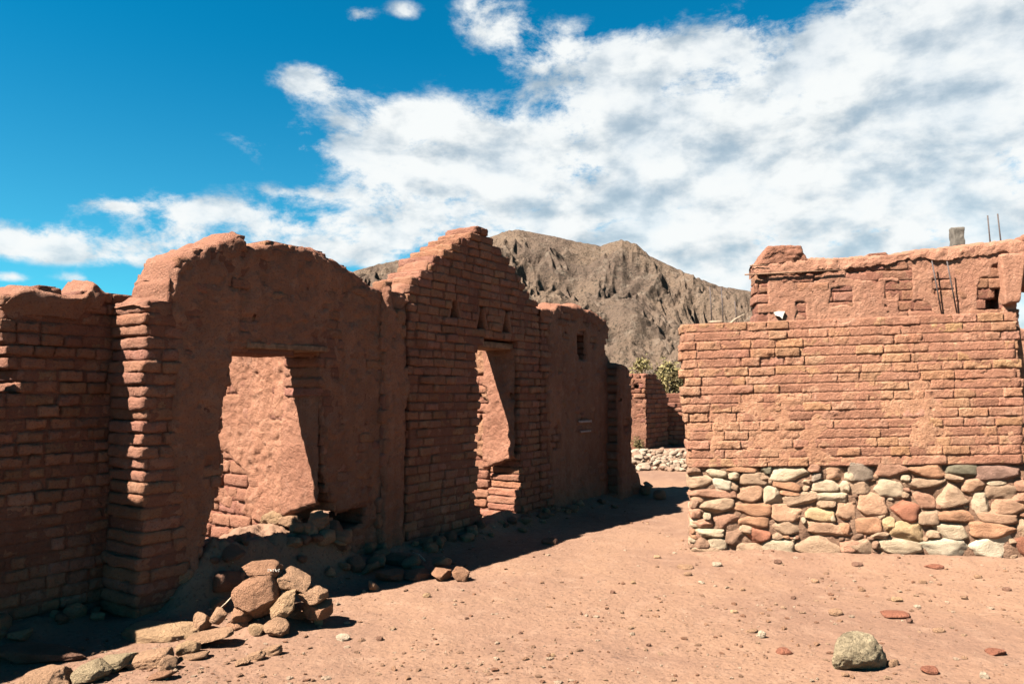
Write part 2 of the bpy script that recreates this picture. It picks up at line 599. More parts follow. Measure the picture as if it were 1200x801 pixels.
# ------------------------------------------------------------------ mountains
sil = [(-700, 430), (-200, 400), (100, 375), (300, 345), (380, 330), (417, 317), (442, 310), (475, 303), (520, 292), (560, 281), (577, 277), (592, 271),
       (608, 269), (628, 273), (650, 277), (675, 283), (704, 288), (716, 284), (729, 281), (746, 286), (762, 300), (787, 312), (817, 325),
       (842, 335), (879, 341), (930, 352), (1000, 360), (1100, 378), (1300, 400), (1900, 430)]
sa_, se_ = [], []
for (x, y) in sil:
    dd = px_dir(x, y)
    sa_.append(math.atan2(dd.x, dd.y))
    se_.append(math.atan2(dd.z, math.hypot(dd.x, dd.y)))
maz = np.concatenate([np.linspace(-54, -20, 60)[:-1], np.linspace(-20, 24, 760), np.linspace(24, 54, 60)[1:]])
ms = np.concatenate([np.linspace(0, 1, 250), np.linspace(1, 1.9, 60)[1:]])
R0, R1 = 800.0, 1750.0
MA, MS = np.meshgrid(np.radians(maz), ms)
Hh = np.tan(np.interp(MA, sa_, se_)) * R1
MR = R0 + (R1 - R0) * MS
prof = np.where(MS < 1, np.clip(MS, 0, 1) ** 1.25, np.clip(1 - (MS - 1) * 1.1, 0, 1))
mx, my = MR * np.sin(MA), MR * np.cos(MA)
P2 = np.stack([mx.ravel(), my.ravel()], 1)
wq = np.stack([fbm(P2, 1 / 300., 3, .5, seed=5), fbm(P2, 1 / 300., 3, .5, seed=9)], 1)
# spurs and gullies, every size of ridge kept to a walkable slope
Pa = np.stack([MA.ravel() * 1400, MR.ravel() * .75], 1) + wq * 90
rid = 0
for o, (wl, am) in enumerate(((330, 44), (150, 26), (75, 17), (38, 12), (19, 8.0), (10, 4.5))):
    rn = (np.sqrt(fbm(Pa + o * 91, 1 / wl, 1, seed=31 + o) ** 2 + .0025) - .05) * 2.2
    rid = rid + am * (1 - rn) * (1 if o == 0 else np.clip(.5 + 1.2 * last, .35, 1.4))
    last = np.clip(rn, 0, 1)
    Pa = Pa + wq * 4
rid = rid.reshape(MA.shape)
env = np.clip(MS * 3, 0, 1) * np.clip((1.0 - MS) * 2.6 + .16, .16, 1)
env = np.where(MS > 1, .3, env)
Zm = prof * Hh + (rid - 36) * env * np.clip(Hh / 200, .2, 1.2)
Zm = np.where(MS <= 0.001, -3, Zm)
Zm[-1] = -3
# keep the crest line of the photograph: scale each column by its largest elevation angle
elev = (Zm - CAM_H) / MR
cur = elev.max(0)
want = np.tan(np.interp(MA[0], sa_, se_))
ker = np.ones(9) / 9
cur_s = np.convolve(np.pad(cur, 4, mode='edge'), ker, mode='valid')
Zm = np.where(Zm > 0, Zm * (want / np.maximum(cur_s, 1e-3))[None, :], Zm)
nA, nS = len(maz), len(ms)
ii, jj = np.meshgrid(np.arange(nS - 1), np.arange(nA - 1), indexing='ij')
Q = np.stack([ii * nA + jj, ii * nA + jj + 1, (ii + 1) * nA + jj + 1, (ii + 1) * nA + jj], -1).reshape(-1, 4)
tag(mesh_obj('mountain', np.stack([mx.ravel(), my.ravel(), Zm.ravel()], 1), Q, M['mountain']), kind='structure')


# ------------------------------------------------------------------ adobe walls
def inside(poly, U, Z):
    """even-odd test, vectorised"""
    r = np.zeros(U.shape, bool)
    n = len(poly)
    for i in range(n):
        x1, y1 = poly[i]
        x2, y2 = poly[(i + 1) % n]
        if y1 == y2:
            continue
        c_ = ((y1 > Z) != (y2 > Z)) & (U < (x2 - x1) * (Z - y1) / (y2 - y1) + x1)
        r ^= c_
    return r


def solid(poly, holes, U, Z):
    r = inside(poly, U, Z)
    for h in holes:
        r &= ~inside(h, U, Z)
    return r


def brick_wall(pl, poly, holes=(), T=.46, ch=.125, bl=.36, cell=.02, gap=.012, rnd=.022, amp=.010, jit=.010, tooth=.03,
               seed=1, z0=None, zmap=None, tvar=.13, fill=.5, wear=.0, tcell=.045, front=0.0, vgap=1.2, tone=1.0, hue=(1, 1, 1)):
    """lay adobe bricks over the outline; returns (bricks MB, mortar MB)"""
    g = np.random.default_rng(seed)
    bricks, mort = MB(), MB()
    lo, hi = poly.min(0), poly.max(0)
    z0 = lo[1] if z0 is None else z0
    nC = int(math.ceil((hi[1] - z0) / ch)) + 1
    us = np.arange(lo[0] - .02, hi[0] + .02, .01)
    for k in range(nC):
        za, zb = z0 + k * ch, z0 + (k + 1) * ch
        zc = (za + zb) / 2
        ok = solid(poly, holes, us, np.full(us.shape, zc))
        e = np.diff(np.concatenate([[0], ok.astype(int), [0]]))
        for a_, b_ in zip(np.where(e == 1)[0], np.where(e == -1)[0]):
            ua, ub = us[a_], us[min(b_, len(us) - 1)]
            if ub - ua < .06:
                continue
            ua += g.uniform(-tooth, tooth)
            ub += g.uniform(-tooth, tooth)
            # mud core behind the faces
            L = ub - ua
            nx = max(2, int(L / .035))
            V, Qb = box_grid(nx, 6, 4)
            h = np.array((L / 2 - .035, T / 2 - .018, ch / 2 + .002))
            if h[0] > .02:
                Pm = V * h
                Pw = np.stack([Pm[:, 0] + (ua + ub) / 2, Pm[:, 1], Pm[:, 2] + zc], 1)
                face = np.abs(V[:, 1]) > .99
                dn = fbm(Pw + seed * 9.7, 4.5, 4, .6, seed=seed) * .030 - (.5 - fill) * .03
                Pw[:, 1] += np.where(face, np.sign(V[:, 1]) * dn, 0)
                mort.add(pl.W(Pw[:, 0], Pw[:, 2], -(Pw[:, 1] + T / 2) + front), Qb, c=g.uniform(.88, 1.05))
            # bricks
            x = ua - (bl * g.uniform(.25, .75) if k % 2 else bl * g.uniform(0, .2))
            while x < ub - .02:
                ln = bl * g.uniform(.72, 1.2)
                xa, xb = max(x, ua), min(x + ln, ub)
                if ub - xb < .09:
                    xb = ub
                x = xb if xb == ub else x + ln
                if xb - xa < .05:
                    continue
                gp = gap * (g.uniform(.3, 1.1) + (vgap if g.random() < .4 else 0))
                hz = (ch - gap * g.uniform(.35, 1.5)) / 2
                h = np.array(((xb - xa - gp) / 2, T / 2 + g.uniform(-.006, .006), hz))
                nx, ny, nz = max(3, int(2 * h[0] / cell)), max(3, int(T / tcell)), max(4, int(2 * hz / cell))
                V, Qb = box_grid(nx, ny, nz)
                Pb, nb = rounded(V * h, h, rnd * g.uniform(.6, 1.5))
                th = g.normal(0, .012)
                Pb[:, 0], Pb[:, 2] = Pb[:, 0] * math.cos(th) - Pb[:, 2] * math.sin(th), Pb[:, 0] * math.sin(th) + Pb[:, 2] * math.cos(th)
                oy = g.normal(0, jit)
                Pw = np.stack([Pb[:, 0] + (xa + xb) / 2, Pb[:, 1] + T / 2 + oy, Pb[:, 2] + zc + g.normal(0, .003)], 1)
                tint = tone * (1 + g.normal(0, tvar * .55))
                tint = np.array((tint, tint * (1 + g.normal(0, .03)), tint * (1 + g.normal(0, .04)))) * np.array(hue)
                bricks.add(np.concatenate([Pw, nb], 1), Qb, c=tint)
    if not bricks.V:
        return None, None
    # erode all faces with one continuous field
    A = np.concatenate(bricks.V)
    P, nb = A[:, :3], A[:, 3:]
    dsp = amp * (1.7 * fbm(P + seed * 5.3, 5.0, 3, .6, seed=seed + 2) + 1.5 * fbm(P + seed, 19., 4, .72, seed=seed + 7))
    if wear:
        dsp -= wear * np.clip(fbm(P + 3 + seed, 1.7, 3, .5, seed=seed + 13), 0, 1)
    P = P + nb * dsp[:, None]
    uu, zz = P[:, 0], P[:, 2]
    if zmap is not None:
        zz = zmap(uu, zz)
        mort.V = [v for v in mort.V]
        for i_, v in enumerate(mort.V):
            um = (v[:, :2] - pl.o) @ pl.d
            v[:, 2] = zmap(um, v[:, 2])
    bricks.V = [pl.W(uu, zz, -P[:, 1] + front)]
    return bricks, mort


def plaster(pl, poly, holes=(), cell=.014, lift=.018, amp=.016, edge=.10, rill=.6, seed=1, bare=(), front=0.0, thresh=-.35, sink=.035, tone=1.0, hue=(1, 1, 1)):
    """a skin of mud plaster over the bricks, gone where the mask says so"""
    lo, hi = poly.min(0), poly.max(0)
    U, Z = np.meshgrid(np.arange(lo[0], hi[0], cell), np.arange(lo[1], hi[1], cell))
    nu, nz = U.shape[1], U.shape[0]
    ok = solid(poly, holes, U, Z)
    for b_ in bare:
        ok &= ~inside(b_, U, Z)
    P = np.stack([U.ravel(), Z.ravel()], 1)
    ok &= (fbm(P + seed * 7.1, 2.2, 4, .55, seed=seed + 3).reshape(U.shape) > thresh)
    # softened mask = distance from the edge
    m = ok.astype(float)
    kk = max(2, int(edge / cell))
    for ax in (0, 1):
        cs = np.cumsum(np.insert(np.pad(m, [(kk, kk) if a == ax else (0, 0) for a in (0, 1)], mode='edge'), 0, 0, axis=ax), axis=ax)
        m = (np.take(cs, range(2 * kk + 1, cs.shape[ax]), ax) - np.take(cs, range(0, cs.shape[ax] - 2 * kk - 1), ax)) / (2 * kk + 1)
    soft = np.clip((m - .5) * 2.2, 0, 1)
    rl = fbm(np.stack([U.ravel() * 9, Z.ravel() * 1.4], 1) + seed, 1.0, 4, .6, seed=seed + 5)
    md = fbm(P + seed * 2.2, 3.2, 4, .55, seed=seed + 6)
    fn = fbm(P + seed * 1.2, 16., 4, .62, seed=seed + 8)
    pits = -np.clip(fbm(P + seed, 11., 2, .5, seed=seed + 9) - .22, 0, 1) * 2.0
    w = lift + amp * (md * 1.2 + rl * rill + fn * .75 + pits * .8).reshape(U.shape)
    w = w * soft - sink * (1 - soft) + front
    ju = (fbm(P, 20, 2, seed=2) * cell * .8).reshape(U.shape)
    V = pl.W(U + ju, Z + ju[::-1], w).reshape(-1, 3)
    keep = ok[:-1, :-1] & ok[1:, :-1] & ok[:-1, 1:] & ok[1:, 1:]
    i_, j_ = np.where(keep)
    Q = np.stack([i_ * nu + j_, i_ * nu + j_ + 1, (i_ + 1) * nu + j_ + 1, (i_ + 1) * nu + j_], 1)
    used = np.unique(Q)
    mp = np.full(len(V), -1)
    mp[used] = np.arange(len(used))
    tint = ((1 + .20 * fbm(P, 1.3, 4, .55, seed=seed + 12) + .16 * rl) * tone)[used]
    return V[used], mp[Q], tint[:, None] * np.array(hue)[None]


def mud_cap(pl, line, T=.46, hgt=.09, over=.012, seed=1, front=0.0, lump=1.0, cell=.022):
    """the rounded, rain-worn crown of a mud wall along the (u,z) line"""
    line = np.asarray(line, float)
    seg = np.concatenate([[0], np.cumsum(np.hypot(*np.diff(line, axis=0).T))])
    n = max(6, int(seg[-1] / cell))
    s = np.linspace(0, seg[-1], n)
    u, z = np.interp(s, seg, line[:, 0]), np.interp(s, seg, line[:, 1])
    du, dz = np.gradient(u), np.gradient(z)
    L = np.hypot(du, dz) + 1e-9
    nu_, nz_ = -dz / L, du / L
    m = 26
    a = np.linspace(-.18, 1.18, m) * math.pi
    ca, sa__ = np.cos(a), np.sin(a)
    prof_w = np.sign(ca) * np.abs(ca) ** .45
    prof_h = np.where(sa__ > 0, np.abs(sa__) ** .75, sa__ * 2.2)
    S, K = np.meshgrid(np.arange(n), np.arange(m), indexing='ij')
    taper = np.clip(np.minimum(s, seg[-1] - s) / .08, .15, 1)[S]
    w = -T / 2 + prof_w[K] * (T / 2 + over) + front
    hh = hgt * prof_h[K] * taper
    P = np.stack([u[S] + nu_[S] * hh * .3, z[S] + hh, w], -1).reshape(-1, 3)
    nrm = np.stack([nu_[S] * .2, np.maximum(prof_h[K], 0) * nz_[S], prof_w[K]], -1).reshape(-1, 3)
    nrm /= np.linalg.norm(nrm, axis=1, keepdims=True) + 1e-9
    dsp = lump * (.055 * fbm(P + seed * 3, 3.6, 3, .55, seed=seed) + .030 * fbm(P + seed, 13., 4, .62, seed=seed + 4))
    P = P + nrm * dsp[:, None]
    V = pl.W(P[:, 0], P[:, 1], P[:, 2])
    i_, j_ = np.meshgrid(np.arange(n - 1), np.arange(m - 1), indexing='ij')
    Q = np.stack([i_ * m + j_, (i_ + 1) * m + j_, (i_ + 1) * m + j_ + 1, i_ * m + j_ + 1], -1).reshape(-1, 4)
    # make outward
    c0 = V.mean(0)
    q = Q[len(Q) // 2]
    nn = np.cross(V[q[1]] - V[q[0]], V[q[2]] - V[q[0]])
    if nn[2] < 0:
        Q = Q[:, ::-1]
    return V, Q


def add_wall(name, label, cat, pl, poly, holes=(), group=None, caps=(), plast=None, **kw):
    front = kw.get('front', 0.0)
    o2 = pl.W((poly[:, 0].min() + poly[:, 0].max()) / 2, 0, front - kw.get('T', .46) / 2)
    root = empty(name, tuple(o2), label, cat, group)
    br, mo = brick_wall(pl, poly, holes, **kw)
    br.build('adobe_brickwork', M['adobe'], root)
    mo.build('mud_mortar', M['mortar'], root)
    for i, (ln, ck) in enumerate(caps):
        V, Q = mud_cap(pl, ln, T=kw.get('T', .46), front=front, seed=kw.get('seed', 1) + 3 + i, **ck)
        mesh_obj('mud_cap', V, Q, M['adobe'], root, col=np.ones(len(V)) * 1.0)
    for pk in (plast or ()):
        pk = dict(pk)
        mt = pk.pop('mat', M['plaster'])
        V, Q, tn = plaster(pl, pk.pop('poly', poly), pk.pop('holes', holes), front=front, **pk)
        mesh_obj('mud_plaster', V, Q, mt, root, col=tn)
    return root


def beam(name, pl, u0, u1, z, w0, w1, hgt, mat, parent, seed=1, tilt=0.0):
    """a rough timber lying along the wall"""
    L = abs(u1 - u0)
    h = np.array((L / 2, abs(w1 - w0) / 2, hgt / 2))
    V, Q = box_grid(max(8, int(L / .04)), 6, 5)
    P, nb = rounded(V * h, h, min(h) * .45)
    P = P + nb * (fbm(P * np.array((.25, 1, 1)) + seed, 16, 4, .6, seed=seed) * hgt * .12)[:, None]
    P[:, 2] += P[:, 0] * tilt
    return mesh_obj(name, pl.W(P[:, 0] + (u0 + u1) / 2, P[:, 2] + z, P[:, 1] + (w0 + w1) / 2), Q, mat, parent)


# --- set-back wall at the far left
top = [(122, 338), (108, 334), (94, 348), (76, 345), (60, 342), (34, 340), (10, 346), (2, 350)]
gap_l = [(0, 360), (4, 372), (1, 384), (7, 398), (3, 410), (11, 424), (8, 434), (24, 446), (12, 456), (-6, 468), (-50, 470), (-58, 440), (-62, 400), (-66, 345), (-120, 335), (-400, 310)]
p = LWP.poly([(128, 740), (127, 338)] + top + gap_l)
p = np.concatenate([p, [[-3.9, p[-1, 1]], [-3.9, -.15]]])
p[0, 1] = -.15
p[0, 0] = p[1, 0] = .22
ln = LWP.poly([(127, 336)] + top)
left_wall = add_wall('adobe_wall', 'dark brick wall set back at the far left, broken down where the frame cuts it off', 'wall',
                     LWP, p, [], T=.46, seed=21, ch=.083, bl=.165, gap=.013, rnd=.011, amp=.012, jit=.009, tvar=.2, z0=-.15, cell=.014, tcell=.06, fill=.7, vgap=2.2,
                     caps=[(ln - np.array((0, .05)), dict(hgt=.10, lump=1.25))])

# --- front wall with the low broken doorway
F1_END = FAC.hit(473, 500)[0]
f1_top = [(170, 352), (197, 350), (199, 318), (212, 302), (243, 291), (262, 284), (283, 276), (288, 286), (324, 287), (340, 290), (355, 292), (369, 292),
          (387, 304), (410, 319), (425, 330), (440, 338), (458, 343), (475, 348)]
p = FAC.poly([(163, 725), (166, 600), (170, 545)] + f1_top)
p[0, 1] = -.15
p = np.concatenate([p, [[F1_END, p[-1, 1]], [F1_END, -.15]]])
p[:3, 0] = [0.0, 0.01, .015]
door1 = FAC.poly([(274, 411), (372, 411), (374, 470), (378, 545), (383, 575), (396, 605), (428, 590), (424, 612), (385, 640), (350, 690), (236, 705), (238, 640), (246, 612), (258, 575),
                  (262, 540), (259, 505), (266, 462), (268, 440)])
f1_line = FAC.poly(f1_top)
facade = add_wall('plastered_wall', 'mud plastered house front with the low wide doorway under a wooden lintel, left of the brick gable', 'wall', FAC, p, [door1], T=.47, seed=31,
                  ch=.086, bl=.25, gap=.008, rnd=.012, jit=.006, amp=.013, z0=-.15, tooth=.014, tvar=.10, fill=.9, tcell=.04,
                  caps=[(f1_line[2:8] - np.array((0, .05)), dict(hgt=.085, lump=1.2)), (f1_line[7:] - np.array((0, .05)), dict(hgt=.075, lump=1.0)),
                        (f1_line[:3] - np.array((0, .05)), dict(hgt=.06))],
                  plast=[dict(bare=[FAC.poly([(150, 330), (197, 345), (204, 420), (196, 520), (215, 640), (220, 740), (150, 760)])], seed=5, edge=.05, thresh=-.62, amp=.024, rill=.9),
                         ])
u0, z0 = FAC.hit(287, 403)
u1, _ = FAC.hit(381, 403)
beam('lintel', FAC, u0, u1, z0 - .005, -.40, .035, .055, M['wood'], facade, 3, .008)
uJ = FAC.hit(375, 500)[0]
JP = Plane(FAC.W(uJ, 0, 0)[:2], -N2, -D2)
V, Q, tn = plaster(JP, np.array([[.01, .62], [.50, .45], [.50, 2.02], [.01, 2.02]]), (), cell=.013, seed=61, edge=.04, amp=.014, rill=.5, thresh=-.55, lift=.012, tone=1.1)
mesh_obj('jamb_plaster', V, Q, M['plaster'], facade, col=tn)
# thin eroded pilaster at the seam with the gable
uA, uB = FAC.hit(441, 500)[0], FAC.hit(472, 500)[0]
zz_ = np.linspace(-.1, 2.62, 34)
jl, jr = .045 * fbm(np.stack([zz_ * 2.6, zz_ * 0], 1), 1, 4, .65, seed=81), .05 * fbm(np.stack([zz_ * 3.1 + 9, zz_ * 0], 1), 1, 4, .65, seed=82)
pil = np.concatenate([np.stack([uA + .02 + jl, zz_], 1), [[uA + .13, 2.70], [uA + .15, 2.45]], np.stack([uB - .02 + jr, np.minimum(zz_, 2.38)], 1)[::-1]])
br, mo = brick_wall(FAC, pil, [], T=.20, ch=.14, bl=.28, seed=38, front=.055, jit=.006, gap=.004, amp=.014, z0=-.1)
V, Q, tn = plaster(FAC, pil, (), seed=39, edge=.05, rill=1.2, amp=.022, front=.055, thresh=-.9)
mesh_obj('pilaster', V, Q, M['plaster'], facade, col=tn)
br.build('pilaster_core', M['adobe'], facade)

# --- brick gable with the tall doorway
g_top = [(476, 346), (479, 331), (485, 325), (503, 312), (505, 303), (518, 296), (534, 285), (548, 277), (558, 266), (568, 269), (577, 281), (588, 297),
         (604, 318), (615, 336), (626, 353), (631, 360)]
p = FAC.poly(g_top)
ua, ub = FAC.hit(474, 500)[0], FAC.hit(632, 500)[0]
p = np.concatenate([[[ua, -.15], [ua, p[0, 1]]], p[1:-1], [[ub, p[-1, 1]], [ub, -.15]]])
door2 = FAC.poly([(560, 400), (603, 398), (606, 440), (607, 500), (610, 560), (608, 604), (598, 616), (572, 618), (556, 582), (559, 550), (557, 520), (561, 470), (560, 430)])
vents = [FAC.poly([(x - 2, y), (x + 2, y), (x + 8, y + 26), (x - 8, y + 26)]) for (x, y) in ((532.5, 350), (564, 361), (593, 366))]
gable = add_wall('brick_gable_wall', 'tall pointed brick gable with a narrow doorway and three small triangular vents', 'wall', FAC, p, [door2] + vents, T=.48, seed=41,
                 ch=.092, bl=.215, gap=.012, rnd=.011, amp=.011, jit=.009, z0=-.15, tooth=.025, tvar=.16, front=.012, cell=.015, tcell=.04, fill=.72,
                 caps=[(FAC.poly(g_top[:9]) - np.array((0, .075)), dict(hgt=.05, lump=.45, over=-.06)), (FAC.poly(g_top[8:]) - np.array((0, .075)), dict(hgt=.05, lump=.5, over=-.03))])
# dark backs of the vents
for v in vents:
    c0 = v.mean(0)
    Vb, Qb = box_grid(2, 2, 2)
    P = Vb * np.array((.10, .06, .15))
    mesh_obj('vent_back', FAC.W(P[:, 0] + c0[0], P[:, 2] + c0[1], P[:, 1] - .33), Qb, M['mortar'], gable, smooth_=False, col=np.ones(len(P)))
    # two leaning bricks frame each vent
    for sgn in (-1, 1):
        h = np.array((.022, .10, .135))
        Vb2, Qb2 = box_grid(3, 5, 8)
        P, nb = rounded(Vb2 * h, h, .012)
        P = P + nb * (.006 * fbm(P + c0[0] * 9 + sgn, 18, 3, .6, seed=6))[:, None]
        th = sgn * -.27
        P[:, 0], P[:, 2] = P[:, 0] * math.cos(th) + P[:, 2] * math.sin(th), -P[:, 0] * math.sin(th) + P[:, 2] * math.cos(th)
        mesh_obj('vent_brick', FAC.W(P[:, 0] + c0[0] + sgn * .080, P[:, 2] + c0[1] + .01, P[:, 1] - .09), Qb2, M['adobe'], gable, col=np.ones(len(P)))
u0, z0 = FAC.hit(558, 402)
u1, _ = FAC.hit(606, 402)
beam('lintel', FAC, u0 - .02, u1 + .02, z0 + .005, -.46, -.06, .085, M['wood'], gable, 5, 0)

uJ = FAC.hit(605, 500)[0]
JP = Plane(FAC.W(uJ, 0, 0)[:2], -N2, -D2)
V, Q, tn = plaster(JP, np.array([[.02, .80], [.50, .62], [.50, 2.16], [.02, 2.16]]), (), cell=.014, seed=64, edge=.04, amp=.016, rill=.5, thresh=-.16, lift=.014, tone=1.1)
mesh_obj('jamb_plaster', V, Q, M['plaster'], gable, col=tn)
# --- plastered wall right of the gable
s_top = [(631, 361), (648, 363), (660, 359), (678, 359), (690, 365), (708, 376), (714, 382), (713, 393), (708, 405), (711, 418), (714, 428)]
p = FAC.poly(s_top)
ua, ub = FAC.hit(633, 500)[0], FAC.hit(722, 500)[0]
p = np.concatenate([[[ua, -.15], [ua, p[0, 1]]], p[1:], [[ub, p[-1, 1]], [ub, -.15]]])
niche = FAC.poly([(676, 390), (685, 389), (686, 420), (677, 420)])
sl_ = FAC.poly(s_top)
shoulder = add_wall('niche_wall', 'plastered wall right of the brick gable with a small dark niche and two pale plaques', 'wall', FAC, p, [niche], T=.47, seed=51,
                    ch=.092, bl=.28, z0=-.15, amp=.013, tvar=.12, rnd=.014, fill=.8,
                    caps=[(sl_[:7] - np.array((0, .05)), dict(hgt=.085, lump=1.2))],
                    plast=[dict(seed=14, edge=.05, thresh=-.55, amp=.018,
                                bare=[FAC.poly([(628, 350), (641, 362), (640, 480), (648, 600), (628, 640)])])])
nb_c = niche.mean(0)
Vb, Qb = box_grid(2, 2, 2)
P = Vb * np.array((.13, .05, .24))
mesh_obj('niche_back', FAC.W(P[:, 0] + nb_c[0], P[:, 2] + nb_c[1], P[:, 1] - .24), Qb, M['mortar'], shoulder, smooth_=False, col=np.ones(len(P)))
for (x0, x1, y, hh, lb) in ((675, 690, 494, .035, 'upper longer pale plaque fixed on the dark wall under the niche'), (677, 689, 505.5, .028, 'lower shorter pale plaque fixed on the dark wall under the niche')):
    ua_, zc_ = FAC.hit(x0, y)
    ub_, _ = FAC.hit(x1, y)
    h = np.array(((ub_ - ua_) / 2, .012, hh / 2))
    Vb2, Qb2 = box_grid(8, 2, 3)
    P, nb = rounded(Vb2 * h, h, .006)
    P = P + nb * (.004 * fbm(P + y, 30, 3, .6, seed=8))[:, None]
    V = FAC.W(P[:, 0] + (ua_ + ub_) / 2, P[:, 2] + zc_, P[:, 1] + .042)
    tag(mesh_obj('plaque', V, Qb2, M['plaque'], origin=tuple(V.mean(0))), lb, 'plaque')

# --- lower end pier standing forward at the far end
BP = FAC.off(.20)
ua, ub = BP.hit(724, 500)[0], BP.hit(742, 500)[0]
bt = BP.poly([(724, 428), (730, 427), (735, 430), (738, 440), (740, 470), (741, 540), (750, 556), (752, 570)])
p = np.concatenate([[[ua, -.15]], bt, [[bt[-1, 0] + .02, -.15]]])
pier = add_wall('end_pier', 'low dark pier standing forward at the far end of the house front', 'wall', BP, p, [], T=.66, seed=61, ch=.125, bl=.34, z0=-.15, amp=.016,
                cell=.03, caps=[(bt[:4] - np.array((0, .05)), dict(hgt=.07))],
                plast=[dict(seed=17, edge=.05, cell=.022, thresh=-.5)])

# --- cross walls inside, seen sunlit through the doorways
uj = FAC.hit(378, 545)[0]
X1 = Plane(FAC.W(uj + .02, 0, -.45)[:2], -N2, -D2)
p = np.array([[0, -.1], [0, 1.95], [.2, 2.2], [.9, 2.3], [1.7, 2.15], [2.6, 2.2], [3.2, 1.8], [3.2, -.1]])
add_wall('cross_wall', 'sunlit cross wall seen through the low wide doorway', 'wall', X1, p, [], T=.40, seed=71, ch=.13, bl=.36, z0=-.1, cell=.022,
         plast=[dict(tone=1.12, hue=(1, 1.02, 1.0), seed=23, edge=.06, thresh=-.45, amp=.022, rill=.5, bare=[np.array([[-.1, -.2], [3.4, -.2], [3.4, .36], [1.2, .5], [.5, .36], [-.1, .3]])])])
uj = FAC.hit(607, 500)[0]
X2 = Plane(FAC.W(uj + .03, 0, -.47)[:2], -N2, -D2)
hole = np.array([[.34, 1.98], [.62, 1.98], [.62, 2.16], [.34, 2.16]])
p = np.array([[0, -.1], [0, 2.25], [.4, 2.5], [.9, 2.5], [1.7, 2.3], [2.6, 2.2], [3.2, 1.8], [3.2, -.1]])
add_wall('cross_wall', 'narrow strip of sunlit cross wall seen through the tall gable doorway', 'wall', X2, p, [hole], T=.40, seed=72, ch=.12, bl=.34, z0=-.1, cell=.022, jit=.02,
         plast=[dict(tone=1.12, hue=(1, 1.08, 1.0), seed=24, edge=.06, thresh=-.2, amp=.02, bare=[np.array([[-.1, -.2], [3.4, -.2], [3.4, .8], [1.2, .7], [.5, .85], [-.1, .7]])])])

# ------------------------------------------------------------------ stone and adobe wall on the right
def ru(x, y):
    return RW.hit(x, y)


NCO = 16
uL, zBL = ru(806, 548)
uR, zBR = ru(1199, 543)
_, zTL = ru(797, 380)
_, zTR = ru(1193, 365)
CH = .1


def rw_zmap(u, z):
    f = (u - uL) / (uR - uL)
    zb = zBL + (zBR - zBL) * f
    zt = zTL + (zTR - zTL) * f
    return zb + z / (NCO * CH) * (zt - zb)


lft = [(806, 548), (803, 505), (800, 460), (798, 420), (797, 381)]
rgt = [(1193, 365), (1195, 420), (1199, 462), (1201, 500), (1204, 543)]
pl_ = [(ru(x, y)[0], (548 - y) / (548 - 381) * NCO * CH) for x, y in lft]
notch = [(ru(x, 380)[0], NCO * CH - dz * CH) for x, dz in ((826, 0), (828, .0), (836, 0.0), (858, .0), (862, 0), (900, 0), (905, 0), (960, .0), (1100, 0))]
pr_ = [(ru(x, y)[0], (543 - y) / (543 - 365) * NCO * CH) for x, y in rgt]
p = np.array(pl_ + notch + pr_)
right_root = empty('stone_footed_wall', tuple(RW.W(1.5, 0, -.2)), 'sunlit adobe brick wall standing on a base of rough field stones', 'wall')
br, mo = brick_wall(RW, p, [], T=.42, ch=CH, bl=.25, cell=.0125, gap=.0072, rnd=.009, amp=.009, jit=.0035, tooth=.02, seed=81, z0=0.0, zmap=rw_zmap, tvar=.09, fill=.95, tcell=.06, tone=1.34, hue=(1, 1.10, 1.04))
br.build('adobe_brickwork', M['adobe'], right_root)
mo.C = [c * np.array((1.45, 1.62, 1.55)) for c in mo.C]
mo.build('mud_mortar', M['mortar'], right_root)
# thin worn mud skin that blurs the lower courses
pp = RW.poly([(806, 548), (800, 460), (900, 455), (980, 470), (1060, 440), (1150, 430), (1199, 425), (1204, 543)])
V, Q, tn = plaster(RW, pp, (), cell=.0125, lift=-.001, amp=.011, edge=.05, rill=.25, seed=33, thresh=.04, tone=1.36, hue=(1, 1.10, 1.04))
mesh_obj('mud_wash', V, Q, M['adobe'], right_root, col=tn)

